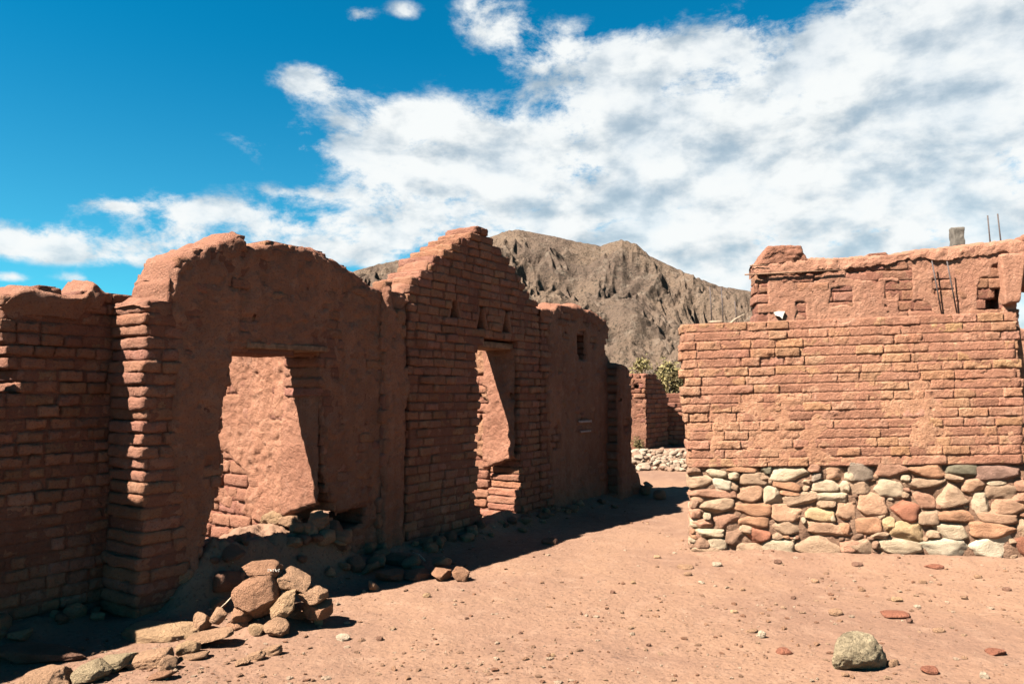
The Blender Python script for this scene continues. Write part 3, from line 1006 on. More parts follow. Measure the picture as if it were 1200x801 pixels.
CR, TN, PE, OR_, PK, GR, YE, RE, BR, WH, MV, GN = ((.46, .38, .285), (.37, .265, .19), (.43, .275, .19), (.41, .235, .15), (.36, .21, .15), (.24, .195, .16),
                                                   (.45, .33, .20), (.33, .15, .10), (.28, .18, .13), (.53, .475, .38), (.26, .165, .135), (.19, .175, .13))
SA = [(95, 90, 185, 150, BR), (210, 105, 355, 175, CR), (355, 85, 565, 135, OR_), (580, 82, 652, 150, GN), (660, 90, 895, 195, CR), (900, 75, 980, 130, PK), (975, 85, 1160, 195, PE),
      (1165, 70, 1155, 130, PK), (95, 150, 258, 235, TN), (365, 130, 445, 180, CR), (445, 135, 625, 215, TN), (625, 160, 660, 215, TN), (260, 178, 380, 268, WH), (365, 190, 440, 265, TN),
      (415, 212, 600, 335, PE), (605, 230, 725, 358, CR), (660, 180, 850, 262, OR_), (720, 250, 855, 300, OR_), (920, 135, 985, 195, GR), (860, 180, 930, 215, TN), (862, 222, 912, 265, TN),
      (930, 185, 1110, 262, CR), (110, 250, 405, 305, PK), (110, 315, 170, 375, BR), (175, 308, 395, 412, TN), (105, 380, 180, 440, PK), (195, 408, 245, 455, CR), (250, 415, 430, 508, PK),
      (390, 330, 640, 425, OR_), (440, 420, 635, 500, OR_), (740, 262, 965, 370, TN), (965, 262, 1175, 340, CR), (965, 325, 1080, 380, TN), (648, 355, 865, 465, PE), (870, 370, 1065, 460, YE),
      (640, 445, 885, 555, TN), (885, 458, 1195, 565, PE), (125, 450, 250, 510, PK), (150, 510, 325, 565, CR), (345, 502, 480, 640, BR), (480, 505, 640, 615, RE), (440, 488, 520, 545, TN),
      (235, 560, 355, 650, CR), (140, 570, 235, 640, BR), (430, 615, 620, 690, TN), (600, 575, 805, 700, CR), (815, 560, 1110, 690, TN), (1115, 590, 1250, 670, PK), (135, 640, 420, 725, TN),
      (655, 540, 735, 585, TN), (855, 435, 890, 480, CR), (1040, 415, 1085, 465, CR), (560, 150, 640, 200, TN), (1110, 195, 1180, 270, CR)]
SB = [(25, 65, 190, 190, GR), (195, 60, 430, 160, PK), (440, 75, 660, 165, OR_), (675, 75, 890, 175, GN), (890, 70, 1190, 185, MV), (5, 135, 80, 195, CR), (30, 185, 190, 275, TN), (190, 165, 395, 295, CR),
      (385, 155, 440, 200, CR), (400, 148, 680, 250, TN), (680, 150, 800, 195, TN), (795, 178, 955, 268, PE), (960, 190, 1100, 225, CR), (960, 220, 1150, 310, TN), (1150, 190, 1260, 260, PK), (1130, 270, 1260, 345, PK),
      (75, 275, 295, 425, PE), (435, 238, 620, 380, PK), (625, 200, 830, 375, TN), (835, 275, 985, 408, CR), (1000, 318, 1230, 415, PE), (300, 310, 505, 465, RE), (605, 375, 900, 460, OR_), (905, 395, 1150, 475, PE),
      (370, 265, 435, 305, TN), (-60, 345, 75, 475, PE), (500, 390, 635, 485, TN), (80, 430, 250, 545, OR_), (260, 435, 340, 530, YE), (565, 450, 850, 605, CR), (860, 470, 1170, 570, OR_),
      (320, 470, 560, 590, YE), (-30, 480, 60, 560, OR_), (1165, 440, 1290, 550, TN), (235, 585, 540, 690, CR), (540, 575, 860, 720, WH), (855, 550, 1130, 720, WH), (1140, 570, 1290, 710, RE), (-10, 585, 190, 680, TN),
      (185, 535, 300, 575, TN), (190, 595, 235, 645, BR), (560, 525, 650, 580, TN), (1100, 580, 1160, 615, TN), (1205, 60, 1330, 180, PK), (1240, 330, 1340, 430, TN), (1180, 400, 1250, 440, PK)]
stones = MB()
TILT = {('B', 9): 12, ('B', 29): -14, ('A', 30): 10, ('A', 16): -8, ('B', 21): -18, ('A', 13): -15, ('B', 17): -6, ('A', 1): -14, ('B', 10): -14}
RW2 = RW
for nm, lst, ox in (('A', SA, 790), ('B', SB, 990)):
    for i, (x0, y0, x1, y1, c) in enumerate(lst):
        if x1 <= x0:
            continue
        xa, xb, ya, yb = ox + x0 / 5.714, ox + x1 / 5.714, 530 + y0 / 5.714, 530 + y1 / 5.714
        uc, zc = RW2.hit((xa + xb) / 2, (ya + yb) / 2)
        ul, _ = RW2.hit(xa, (ya + yb) / 2)
        ur_, _ = RW2.hit(xb, (ya + yb) / 2)
        _, zt = RW2.hit((xa + xb) / 2, ya)
        _, zb = RW2.hit((xa + xb) / 2, yb)
        w_, h_ = (ur_ - ul) * 1.19, (zt - zb) * 1.23
        dp = min(.30, max(.13, .8 * min(w_, h_) + .06))
        sd = (100 if nm == 'A' else 300) + i
        P, T = rock((w_, dp, h_), sd, 4 if w_ > .1 else 3, cuts=9, power=4.8 if w_ > .15 else 3.8, rough=.09, cutmin=.84)
        th = R(TILT.get((nm, i), 0))
        if th:
            sc = 1 / (abs(math.cos(th)) + .35 * abs(math.sin(th)))
            P[:, 2] *= .8
            P[:, 0], P[:, 2] = (P[:, 0] * math.cos(th) - P[:, 2] * math.sin(th)) * sc, P[:, 0] * math.sin(th) + P[:, 2] * math.cos(th)
        g = np.random.default_rng(sd)
        c = np.array(c) * g.uniform(.82, 1.0)
        tn = (1 + .55 * fbm(P + sd, 11, 5, .7, seed=4))[:, None] * c[None]
        fr = .014 + g.uniform(-.010, .010)
        V = RW.W(P[:, 0] + uc, P[:, 2] + zc, P[:, 1] - dp / 2 + fr)
        stones.add(V, T=T, c=tn)
# chinking: small stones wedged into every gap left between the big ones
occ = []
for lst, ox in ((SA, 790), (SB, 990)):
    for (x0, y0, x1, y1, c) in lst:
        if x1 > x0:
            occ.append((ox + (x0 + x1) / 11.428, 530 + (y0 + y1) / 11.428, (x1 - x0) / 11.428 * 1.03, (y1 - y0) / 11.428 * 1.05))
occ = np.array(occ)
g = np.random.default_rng(55)
cand = np.stack([g.uniform(812, 1216, 9000), g.uniform(549, 652, 9000)], 1)
extra = []
for (x, y) in cand:
    dx, dy = np.abs(x - occ[:, 0]) / occ[:, 2], np.abs(y - occ[:, 1]) / occ[:, 3]
    k = (dx ** 3 + dy ** 3) ** (1 / 3)
    dmin = np.min((k - 1) * np.minimum(occ[:, 2], occ[:, 3]))
    if dmin > 1.1 and all((x - e[0]) ** 2 / 1.6 + (y - e[1]) ** 2 > (e[2] * .9 + 1.6) ** 2 for e in extra):
        extra.append((x, y, min(dmin, 4.0)))
    if len(extra) > 170:
        break
for i, (x, y, rr) in enumerate(extra):
    uc, zc = RW.hit(x, y)
    sz_ = (rr + 1.6) * .0088
    P, T = rock((sz_ * 2 * g.uniform(1.1, 1.7), .11, sz_ * 2 * g.uniform(.75, 1.05)), 1500 + i, 3, 7, 3.6, .10, .75, (0, g.normal(0, .25), 0))
    c = np.array([TN, CR, PK, BR, PE, OR_][i % 6]) * g.uniform(.7, .95)
    stones.add(RW.W(P[:, 0] + uc, P[:, 2] + zc, P[:, 1] - .062 + g.uniform(-.012, .008)), T=T, c=np.tile(c, (len(P), 1)))
# rubble fill behind the face so no daylight shows between stones, and stones round the left end
fillb = MB()
ul0, ur0 = RW.hit(816, 600)[0], RW.hit(1232, 600)[0]
Vb, Qb = box_grid(90, 6, 26)
h = np.array(((ur0 - ul0) / 2, .17, .49))
P = Vb * h
P[:, 0] += (ul0 + ur0) / 2
P[:, 1] += .203
P[:, 2] += .39
dn = .04 * fbm(P, 7, 4, .6, seed=9)
fc = np.abs(Vb[:, 1]) > .99
P[:, 1] += np.where(fc, np.sign(Vb[:, 1]) * dn, 0)
P[:, 0] += np.where(np.abs(Vb[:, 0]) > .99, np.sign(Vb[:, 0]) * dn, 0)
P[:, 2] = np.where(P[:, 2] > .85, zBL + (zBR - zBL) * (P[:, 0] - uL) / (uR - uL) - .004, P[:, 2])
mesh_obj('rubble_core', RW.W(P[:, 0], P[:, 2], -P[:, 1]), Qb, M['dusty_mortar'], right_root, col=np.full(len(P), 1.3))
for k in range(20):
    g = np.random.default_rng(900 + k)
    hz = g.uniform(.07, .14)
    zc = .06 + (k % 7) * .118
    wq_ = -.10 - .14 * (k // 7)
    P, T = rock((.16, .17, .118), 900 + k, 3, 5, 2.8, .05, .74)
    c = np.array([TN, PK, CR, BR, PE][k % 5]) * .9
    stones.add(RW.W(P[:, 0] + ul0 + .03 - .02 * (6 - k % 7) / 6, P[:, 2] + zc, P[:, 1] + wq_), T=T, c=np.tile(c, (len(P), 1)))
stones.build('stone_base', M['stone'], right_root)

# added dark strip standing in for the shade past the right end of the wall
Vb, Qb = box_grid(4, 4, 40)
q0, q1 = RW.hit(1200, 386), RW.hit(1204, 466)
h = np.array((.045, .05, (q0[1] - q1[1]) / 2 + .05))
P, nb = rounded(Vb * h, h, .012)
P = P + nb * (.006 * fbm(P, 14, 3, .6, seed=3))[:, None]
mesh_obj('shade_strip', RW.W(P[:, 0] + (q0[0] + q1[0]) / 2 + .02 - P[:, 2] * .07, P[:, 2] + (q0[1] + q1[1]) / 2, P[:, 1] - .2), Qb, M['wood'], right_root)
# rods standing on the wall head
for (xa, ya, xb, yb, r_) in ((834, 333, 836, 379, .006), (847.5, 333, 850, 379, .006), (864, 350, 866, 380, .005)):
    a, b_ = RW.hit(xa, ya), RW.hit(xb, yb)
    V, Q, T = tube_pts([RW.W(b_[0], b_[1] - .03, -.2), RW.W((a[0] + b_[0]) / 2 + .004, (a[1] + b_[1]) / 2, -.2), RW.W(a[0], a[1], -.2)], [r_] * 3, 6)
    mesh_obj('rebar', V, [Q, T], M['iron'], right_root)
a, b_ = RW.hit(875, 366), RW.hit(852, 381)
V, Q, T = tube_pts([RW.W(b_[0], b_[1] - .01, -.12), RW.W((a[0] + b_[0]) / 2, (a[1] + b_[1]) / 2 + .01, -.13), RW.W(a[0], a[1], -.15)], [.009, .008, .005], 6)
tag(mesh_obj('stick', V, [Q, T], M['drywood'], origin=tuple(V.mean(0))), 'thin dry stick poking up from the head of the sunlit adobe wall', 'stick')
cc = RW.hit(841, 379.5)
P, T = rock((.15, .2, .035), 951, 3, 6, 3.2, .05)
V = RW.W(P[:, 0] + cc[0], P[:, 2] + cc[1] + .035, P[:, 1] - .2)
tag(mesh_obj('flat_stone', V, T, M['rock'], origin=tuple(V.mean(0)), col=np.tile(np.array((.40, .32, .25)), (len(V), 1))), 'pale flat stone lying on the head of the adobe wall beside the rods', 'stone')

# ------------------------------------------------------------------ taller house behind it
w_top = [(884, 312), (905, 313), (938, 310), (975, 308), (1000, 308), (1030, 303), (1060, 300), (1120, 296), (1170, 291), (1215, 286), (1260, 281)]
p = UH.poly([(884, 470), (883, 400), (882, 345)] + w_top)
p = np.concatenate([p, [[p[-1, 0], -.1]]])
p[0, 1] = -.1
opening = UH.poly([(1191, 343), (1250, 338), (1250, 384), (1194, 384)])
cavity = UH.poly([(1157, 345), (1172, 343), (1173, 356), (1158, 360)])
house = empty('adobe_house', tuple(UH.W(p[:, 0].mean(), 0, -.2)), 'taller roofless adobe house behind the stone footed wall, a concrete stub on top', 'house')
br, mo = brick_wall(UH, p, [opening, cavity], T=.42, ch=.13, bl=.38, cell=.022, gap=.008, jit=.006, rnd=.012, seed=91, z0=-.1, amp=.010, fill=.8)
br.build('adobe_brickwork', M['adobe'], house)
mo.build('mud_mortar', M['mortar'], house)


def rect(x0, y0, x1, y1, j=1.0, k=0):
    g = np.random.default_rng(k + int(x0))
    pts = []
    for (a, b_, c_, d_) in ((x0, y0, x1, y0), (x1, y0, x1, y1), (x1, y1, x0, y1), (x0, y1, x0, y0)):
        for f in (0, .33, .66):
            pts.append((a + (c_ - a) * f + g.normal(0, j), b_ + (d_ - b_) * f + g.normal(0, j)))
    return UH.poly(pts)


bare = [rect(974, 338, 999, 357), rect(1038, 331, 1056, 348), rect(1054, 318, 1066, 382), rect(938, 321, 960, 329), rect(880, 322, 899, 400), rect(1148, 325, 1173, 364), rect(1094, 328, 1118, 345),
        rect(990, 305, 1060, 324, 2.0), rect(934, 355, 944, 382), rect(1189, 296, 1262, 345)]
V, Q, tn = plaster(UH, p, [opening, cavity], cell=.012, lift=.010, amp=.009, edge=.014, rill=.25, seed=44, bare=bare, thresh=-.42, sink=.014)
mesh_obj('mud_plaster', V, Q, M['render'], house, col=tn)
Vb, Qb = box_grid(3, 2, 3)
cv = cavity.mean(0)
P = Vb * np.array((.14, .04, .14))
mesh_obj('cavity_back', UH.W(P[:, 0] + cv[0], P[:, 2] + cv[1], P[:, 1] - .33), Qb, M['mortar'], house, smooth_=False, col=np.ones(len(P)))
# crumbling mud crown (roof edge)
crown = [(884, 317, 310), (905, 321, 308), (925, 321, 305), (948, 318, 302.5), (984, 315, 302), (1011, 316, 299.5), (1049, 308, 297), (1060, 306, 295), (1116, 304, 289), (1152, 299, 284), (1200, 296, 281), (1262, 290, 276)]
CP = UH.off(.03)
lo_ = CP.poly([(x, y) for x, y, _ in crown])
hi_ = CP.poly([(x, y) for x, _, y in crown])
uu = np.arange(lo_[0, 0], lo_[-1, 0], .02)
m = 22
th = np.linspace(0, 1, m)
rows = []
for u in uu:
    zl, zh = np.interp(u, lo_[:, 0], lo_[:, 1]), np.interp(u, hi_[:, 0], hi_[:, 1])
    for s in th:
        # up the face, over the top, down the back
        if s < .45:
            f = s / .45
            rows.append((u, zl + (zh - zl) * f, -.03 * f ** 3))
        else:
            f = (s - .45) / .55
            rows.append((u, zh + .03 * math.sin(f * math.pi) - .12 * max(0, f - .8) * 5, -.03 - .45 * min(1, f / .8)))
P = np.array(rows)
nr_ = np.tile(np.stack([np.zeros(m), np.where(th < .45, .2, 1), np.where(th < .45, 1, .1)], 1), (len(uu), 1))
dd = .022 * fbm(P, 3.0, 3, .55, seed=71) + .032 * fbm(P, 11, 5, .68, seed=73)
ragged = .085 * fbm(np.stack([P[:, 0] * 3.1, P[:, 0] * 0], 1), 1, 6, .72, seed=75) * np.tile(np.clip(1 - th / .35, 0, 1), len(uu))
V = CP.W(P[:, 0], P[:, 1] + nr_[:, 1] * dd + ragged, P[:, 2] + nr_[:, 2] * dd)
i_, j_ = np.meshgrid(np.arange(len(uu) - 1), np.arange(m - 1), indexing='ij')
Q = np.stack([i_ * m + j_, (i_ + 1) * m + j_, (i_ + 1) * m + j_ + 1, i_ * m + j_ + 1], -1).reshape(-1, 4)
mesh_obj('mud_crown', V, Q, M['render'], house, col=1 + .08 * fbm(P, 2, 3, seed=5))


def px_block(name, pl, pts, w0, w1, mat, parent, seed=1, amp=.02, n=14, tint=1.0, taper=0.0):
    """a lumpy block whose face follows a four-sided outline (bl, br, tr, tl) on a plane"""
    q = pl.poly(pts)
    Vb, Qb = box_grid(n, 8, n)
    Pb, nb = rounded(Vb, np.array((1., 1., 1.)), .18)
    a, b_ = (Pb[:, 0] + 1) / 2, (Pb[:, 2] + 1) / 2
    uz = (q[0][None] * ((1 - a) * (1 - b_))[:, None] + q[1][None] * (a * (1 - b_))[:, None] + q[2][None] * (a * b_)[:, None] + q[3][None] * ((1 - a) * b_)[:, None])
    w = w0 + (w1 - w0) * (Pb[:, 1] + 1) / 2
    w = w * (1 - taper * b_)
    P = np.stack([uz[:, 0], uz[:, 1], w], 1)
    dsp = amp * (fbm(P + seed, 5, 3, .55, seed=seed) + .7 * fbm(P + seed, 20, 4, .6, seed=seed + 3))
    nw = np.stack([nb[:, 0], nb[:, 2], -nb[:, 1] if w1 < w0 else nb[:, 1]], 1)
    P = P + nw * dsp[:, None]
    return mesh_obj(name, pl.W(P[:, 0], P[:, 1], P[:, 2]), Qb if w1 < w0 else Qb[:, ::-1], mat, parent, col=np.full(len(P), tint))


px_block('parapet_stump', UH, [(884, 313), (949, 306), (938, 287), (900, 288)], .02, -.42, M['adobe'], house, 3, .045, 20)
px_block('loose_slab', UH, [(1012, 300), (1044, 297), (1040, 294), (1020, 296)], -.05, -.3, M['adobe'], house, 5, .015, 10)
px_block('wall_end_lump', UH, [(1194, 283), (1236, 279), (1232, 270), (1200, 276)], .0, -.4, M['adobe'], house, 8, .03, 12)
px_block('pillar', UH, [(1174, 358), (1191, 355), (1198, 297), (1168, 299)], .11, -.1, M['render'], house, 6, .012, 16, 1.08)
px_block('concrete_stub', UH.off(-.25), [(1118, 292), (1132, 291), (1131.5, 265), (1117, 265.5)], .0, -.15, M['concrete'], house, 9, .014, 14)
for (xa, ya, xb, yb) in ((1166, 248, 1170, 285), (1178, 246, 1183, 284)):
    a, b_ = UH.hit(xa, ya), UH.hit(xb, yb)
    V, Q, T = tube_pts([UH.W(b_[0], b_[1] - .1, -.2), UH.W(a[0], a[1], -.2)], [.0085] * 2, 6)
    mesh_obj('rebar', V, [Q, T], M['iron'], house)
for (xa, ya, wa, xb, yb, wb) in ((1089, 307, .085, 1102, 368, .04), (1105, 308, .125, 1120, 367, .035)):
    a, b_ = UH.hit(xa, ya), UH.hit(xb, yb)
    V, Q, T = tube_pts([UH.W(b_[0], b_[1], wb), UH.W(a[0], a[1], wa)], [.008] * 2, 6)
    mesh_obj('hanging_rod', V, [Q, T], M['iron'], house)
for (xa, ya, xb, yb, r_) in ((872, 322.5, 985, 317, .012), (878, 312, 899, 311.5, .009)):
    a, b_ = UH.hit(xa, ya), UH.hit(xb, yb)
    V, Q, T = tube_pts([UH.W(a[0], a[1], .05), UH.W((a[0] + b_[0]) / 2, (a[1] + b_[1]) / 2, .055), UH.W(b_[0], b_[1], .05)], [r_ * .8, r_, r_ * .8], 7)
    mesh_obj('roof_pole', V, [Q, T], M['wood'], house)
q = UH.poly([(906, 366), (911, 365), (919, 365), (917, 370), (916, 374), (913, 371), (908, 370)])
n_ = len(q)
V = np.concatenate([UH.W(q[:, 0], q[:, 1], .052), UH.W(q[:, 0], q[:, 1], .012)])
V = np.concatenate([V, V[:n_].mean(0, keepdims=True)])
mesh_obj('whitewash_patch', V, [np.array([[2 * n_, i, (i + 1) % n_] for i in range(n_)])[:, ::-1], np.array([[i, (i + 1) % n_, n_ + (i + 1) % n_, n_ + i] for i in range(n_)])], M['white'], house, smooth_=False)

# ------------------------------------------------------------------ far ruins at the end of the lane
KW = dict(T=.45, ch=.14, bl=.4, cell=.05, tcell=.1, gap=.014, amp=.02, z0=-.1)
FA = Plane(at_depth(757, 500, 21.0)[:2], (1, 0), (0, -1))
tp = FA.poly([(757, 437), (752, 441), (745, 439), (738, 440), (700, 444)])
p = np.concatenate([[[0, -.1]], tp, [[tp[-1, 0], -.1]]])
hole = FA.poly([(744, 452), (749, 452), (749, 456), (744, 456)])
far_a = add_wall('ruined_wall', 'sunlit ruined wall at the end of the lane, left of the dark far corner', 'wall', FA, p, [hole], seed=101, **KW,
                 plast=[dict(cell=.04, seed=41, edge=.08, thresh=-.4)])
FB = Plane(FA.o + np.array((.02, .02)), D2, N2)
tp = FB.poly([(757, 437), (764, 436), (770, 441), (776, 449), (780, 459), (783, 470)])
p = np.concatenate([[[0, -.1], [0, tp[0, 1]]], tp[1:], [[tp[-1, 0], -.1]]])
p[:2, 0] = .02
add_wall('ruined_wall', 'shaded brick side wall of the far ruin above the pale rubble heap', 'wall', FB, p, [], seed=102, **KW)
FC = Plane((FA.o[0], 22.6), (1, 0), (0, -1))
tp = FC.poly([(772, 456), (780, 459), (790, 461), (805, 460), (835, 458), (900, 455)])
p = np.concatenate([[[tp[0, 0], -.1]], tp, [[tp[-1, 0], -.1]]])
add_wall('ruined_wall', 'low sunlit ruined wall farthest back, crossed by a dark shadow and meeting the stone footed wall in view', 'wall', FC, p, [], seed=103, **KW)


# shrubs behind and before the far ruins
def shrub(name, label, cat, base, wid, hgt, n, leaf, mat, seed, dens=.35):
    g = np.random.default_rng(seed)
    root = empty(name, tuple(base), label, cat)
    st, fo = MB(), MB()
    tips = []
    for k in range(9):
        an, rr = g.uniform(0, 6.28), g.uniform(.1, .5) * wid
        tip = np.array(base) + np.array((math.cos(an) * rr, math.sin(an) * rr * .8, hgt * g.uniform(.55, .95)))
        mid = np.array(base) * .5 + tip * .5 + g.normal(0, .05 * wid, 3)
        V, Q, T = tube_pts([base, mid, tip], [.02 * hgt, .013 * hgt, .004 * hgt], 5)
        st.add(V, Q, T)
        for f in (.45, .7, 1.0):
            tips.append(np.array(base) * (1 - f) + tip * f + g.normal(0, .1 * wid, 3))
    tips = np.array(tips)
    c = tips[g.integers(0, len(tips), n)] + g.normal(0, .085 * wid, (n, 3)) * np.array((1, 1, .8))
    c[:, 2] = np.maximum(c[:, 2], base[2] + .05)
    a = g.normal(size=(n, 3))
    a /= np.linalg.norm(a, axis=1, keepdims=True)
    b_ = np.cross(a, g.normal(size=(n, 3)))
    b_ /= np.linalg.norm(b_, axis=1, keepdims=True)
    sz = leaf * g.uniform(.5, 1.3, (n, 1))
    V = np.stack([c - a * sz, c + b_ * sz * .35, c + a * sz, c - b_ * sz * .35], 1).reshape(-1, 3)
    fo.add(V, np.arange(4 * n).reshape(-1, 4))
    st.build('branches', M['bark'], root)
    fo.build('foliage', mat, root, smooth_=False)
    return root


b0 = at_depth(768, 460, 27)
shrub('shrub', 'tall brownish dry shrub rising behind the far ruin corner', 'shrub', (b0[0], 27, 0), 1.9, 2.75, 9000, .075, M['leaf'], 5)
b0 = at_depth(795, 460, 26)
shrub('shrub', 'olive green shrub behind the low far wall, next to the stone footed wall', 'shrub', (b0[0], 26, 0), 1.8, 2.45, 9000, .075, M['leaf_green'], 6)
b0 = on_ground(750, 527)
shrub('small_bush', 'small green bush at the foot of the far sunlit ruin', 'bush', (b0[0], b0[1], b0[2]), .40, .36, 900, .03, M['leaf_green'], 8)

# ------------------------------------------------------------------ loose stones
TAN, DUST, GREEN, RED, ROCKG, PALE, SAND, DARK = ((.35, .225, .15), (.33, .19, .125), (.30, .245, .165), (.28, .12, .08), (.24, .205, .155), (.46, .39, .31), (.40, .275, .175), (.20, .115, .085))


def stone(name, label, cx, cy, w, h, Y=None, depth=None, col=TAN, seed=1, rot=0.0, group=None, sub=None, power=4.6, cuts=11, cutmin=.62, cat='stone', rough=.09, yaw=0.0, tiltx=0.0, mat=None):
    """a loose stone seen at pixel (cx,cy), w x h pixels; Y = distance, else it rests on the ground"""
    sub = sub or (5 if w > 28 else 4)
    if Y is None:
        g0 = on_ground(cx, cy + h / 2)
        Y = g0[1]
        wm, hm = w / F_PX * Y, h / F_PX * Y
        ctr = np.array((g0[0], g0[1] + wm * .3, g0[2] + hm * .42))
        Yc = ctr[1]
        pz = at_depth(cx, cy, Yc)
        ctr[0] = pz[0]
        ctr[2] = min(max(pz[2], g0[2] + hm * .30), g0[2] + hm * .55)
    else:
        wm, hm = w / F_PX * Y, h / F_PX * Y
        ctr = at_depth(cx, cy, Y)
    dm = depth if depth else .8 * wm
    P, T = rock((wm * 1.03, dm, hm * 1.03), seed, sub, cuts, power, rough, cutmin, (tiltx, R(rot), yaw))
    V = P + ctr
    tn = (1 + .22 * fbm(P + seed, 12, 4, .6, seed=seed % 30))[:, None] * np.array(col)[None]
    o = mesh_obj(name, V, T, mat or M['rock'], origin=tuple(ctr), col=tn)
    return tag(o, label, cat, group)


PG = 'stones of the sunlit pile before the low doorway'
stone('pile_stone', 'flat reddish slab capping the sunlit stone pile, with white paint marks', 308, 667, 43, 21, 5.22, .22, DUST, 401, -4, PG, power=3.6)
stone('pile_stone', 'largest square block in the sunlit stone pile, right under the capping slab', 304, 698, 50, 46, 5.16, .24, DUST, 402, -22, PG, power=4.2, cuts=5, cutmin=.75)
stone('pile_stone', 'wedge shaped stone sloping down to the right, at the upper right of the pile', 345, 682, 37, 24, 5.22, .2, TAN, 403, 30, PG, power=3.4)
stone('pile_stone', 'long pale stone leaning up against the middle of the pile', 335, 708, 40, 22, 5.08, .15, SAND, 404, -48, PG, power=3)
stone('pile_stone', 'flat block second from the bottom at the right end of the pile', 367, 697, 33, 18, 5.2, .2, TAN, 405, -4, PG, power=3.6)
stone('pile_stone', 'dark squat block at the bottom right corner of the pile', 374, 713, 32, 20, 5.22, .22, DUST, 406, 0, PG, power=3.6)
stone('pile_stone', 'tiny greenish stone in front of the right end of the pile', 373, 727, 11, 10, None, None, GREEN, 407, 0, PG, sub=3)
stone('pile_stone', 'rounded block lying foremost in front of the pile', 324, 735, 30, 23, None, .16, TAN, 408, 5, PG, power=2.8)
stone('pile_stone', 'small tan wedge left of the foremost rounded block', 300, 738, 18, 14, None, None, SAND, 409, 20, PG, sub=3)
stone('pile_stone', 'small earthy block tucked under the largest block, lower left', 283, 719, 22, 20, 5.12, .15, DUST, 410, 0, PG)
stone('pile_stone', 'small rounded stone between the pile and the split tan stone on its left', 257, 722, 16, 16, 5.1, .1, TAN, 411, 20, PG, sub=3)
stone('pile_stone', 'tan split stone at the left edge of the pile, dark on its right side', 236, 727, 19, 20, 5.1, .14, TAN, 412, -10, PG)
stone('pile_stone', 'low flat earthy stone left of the small tan wedge', 279, 733, 24, 10, None, None, DUST, 413, 0, PG, sub=3)
stone('pile_stone', 'dark stone in the shadow right behind the long pale leaning stone', 352, 718, 40, 18, 5.3, .2, DUST, 414, 0, PG)
V, Q, T = tube_pts([at_depth(256, 714, 5.2), at_depth(265, 706, 5.22), at_depth(275, 695, 5.24)], [.004, .005, .004], 6)
tag(mesh_obj('twig', V, [Q, T], M['drywood'], origin=tuple(V.mean(0))), 'thin pale twig leaning on the left of the stone pile', 'twig')
V, Q = box_grid(12, 3, 3)
a, b_ = at_depth(276, 690, 5.25), at_depth(296, 678, 5.30)
ax = b_ - a
P = V * np.array((.5, .03, .012))
V2 = (a + b_) / 2 + P[:, :1] * ax[None] + np.stack([P[:, 1] * 0, P[:, 1], P[:, 2] + .006 * fbm(P * 3, 5, 2)], 1)
tag(mesh_obj('wood_chip', V2, Q, M['drywood'], origin=tuple(V2.mean(0))), 'short pale board end sticking out at the upper left of the stone pile', 'board')
# white paint marks on the capping slab
cap_o = bpy.data.objects['pile_stone']
mk = MB()
for k in range(5):
    x0 = 313.5 + k * 3.1
    pts = [at_depth(x0 + dx, 667.5 + dy + k * .1, 5.095) for dx, dy in (((0, -1.2), (.4, 1.0), (1.6, 1.3), (2.0, -.6)) if k % 2 else ((2.0, -1.3), (.3, -.7), (1.4, .6), (.2, 1.5)))]
    V, Q, T = tube_pts(pts, [.0022] * 4, 5)
    mk.add(V, Q, T)
mko = mk.build('paint_mark', M['white'], cap_o)

KG = 'stones edging the lane along the left ruins'
stone('edge_stone', 'mossy rounded stone second from the left at the lower left frame corner', 109, 787, 36, 24, None, .2, GREEN, 421, -8, KG, power=2.8)
stone('edge_stone', 'leftmost pale rimmed stone cut by the bottom edge of the picture', 58, 796, 56, 22, None, .22, TAN, 422, 4, KG)
stone('edge_stone', 'long greenish stone in the middle of the row of edging stones', 135, 777, 42, 18, None, .2, GREEN, 423, -10, KG)
stone('edge_stone', 'long tan stone right of the greenish one in the edging row', 176, 773, 48, 20, None, .18, TAN, 424, -8, KG)
stone('edge_stone', 'knobbly small stone ending the edging row on the right', 197, 778, 22, 17, None, .12, TAN, 425, 12, KG)
stone('edge_stone', 'round ended yellowish stone propping up the flat slab', 221, 759, 25, 20, None, .14, SAND, 426, 0, KG, power=2.5)
stone('flat_slab', 'flat tan slab resting on the round ended yellowish stone', 245, 746, 54, 12, 4.82, .2, TAN, 427, -9, None, power=3.6, cuts=5, cat='slab')
stone('flat_slab', 'thin shard of stone lying flat under the round ended yellowish stone', 226, 771, 36, 7, None, .1, TAN, 428, -8, None, power=3.2, cat='slab', sub=3)
stone('flat_slab', 'thin dark shard lying loose on the earth nearest the bottom edge', 190, 793, 30, 9, None, .1, DUST, 429, -14, None, power=3.2, cat='slab', sub=3)
stone('flat_slab', 'big fallen sandstone slab, its left end lit and the rest in shade', 188, 745, 86, 24, 5.0, .3, SAND, 430, 2, None, power=4.5, cuts=4, cutmin=.8, cat='slab')
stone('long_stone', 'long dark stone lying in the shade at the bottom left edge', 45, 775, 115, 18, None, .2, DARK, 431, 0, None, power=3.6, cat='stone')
for (x, y, w, h, lb, sd) in ((283, 776, 18, 8, 'left clod of the crumbly ridge of clods before the pile', 441), (300, 769, 22, 10, 'middle clod of the crumbly ridge of clods before the pile', 442),
                             (319, 763, 24, 11, 'right and biggest clod of the crumbly ridge of clods before the pile', 443)):
    stone('earth_clod', lb, x, y, w, h, None, .08, TAN, sd, -18, 'clods before the pile', rough=.16, cuts=4, cat='clod')
stone('white_stone', 'small white stone lying on the sunlit earth right of the stone pile', 402, 747, 16, 8, None, None, PALE, 444, 0, sub=3, power=2.5)

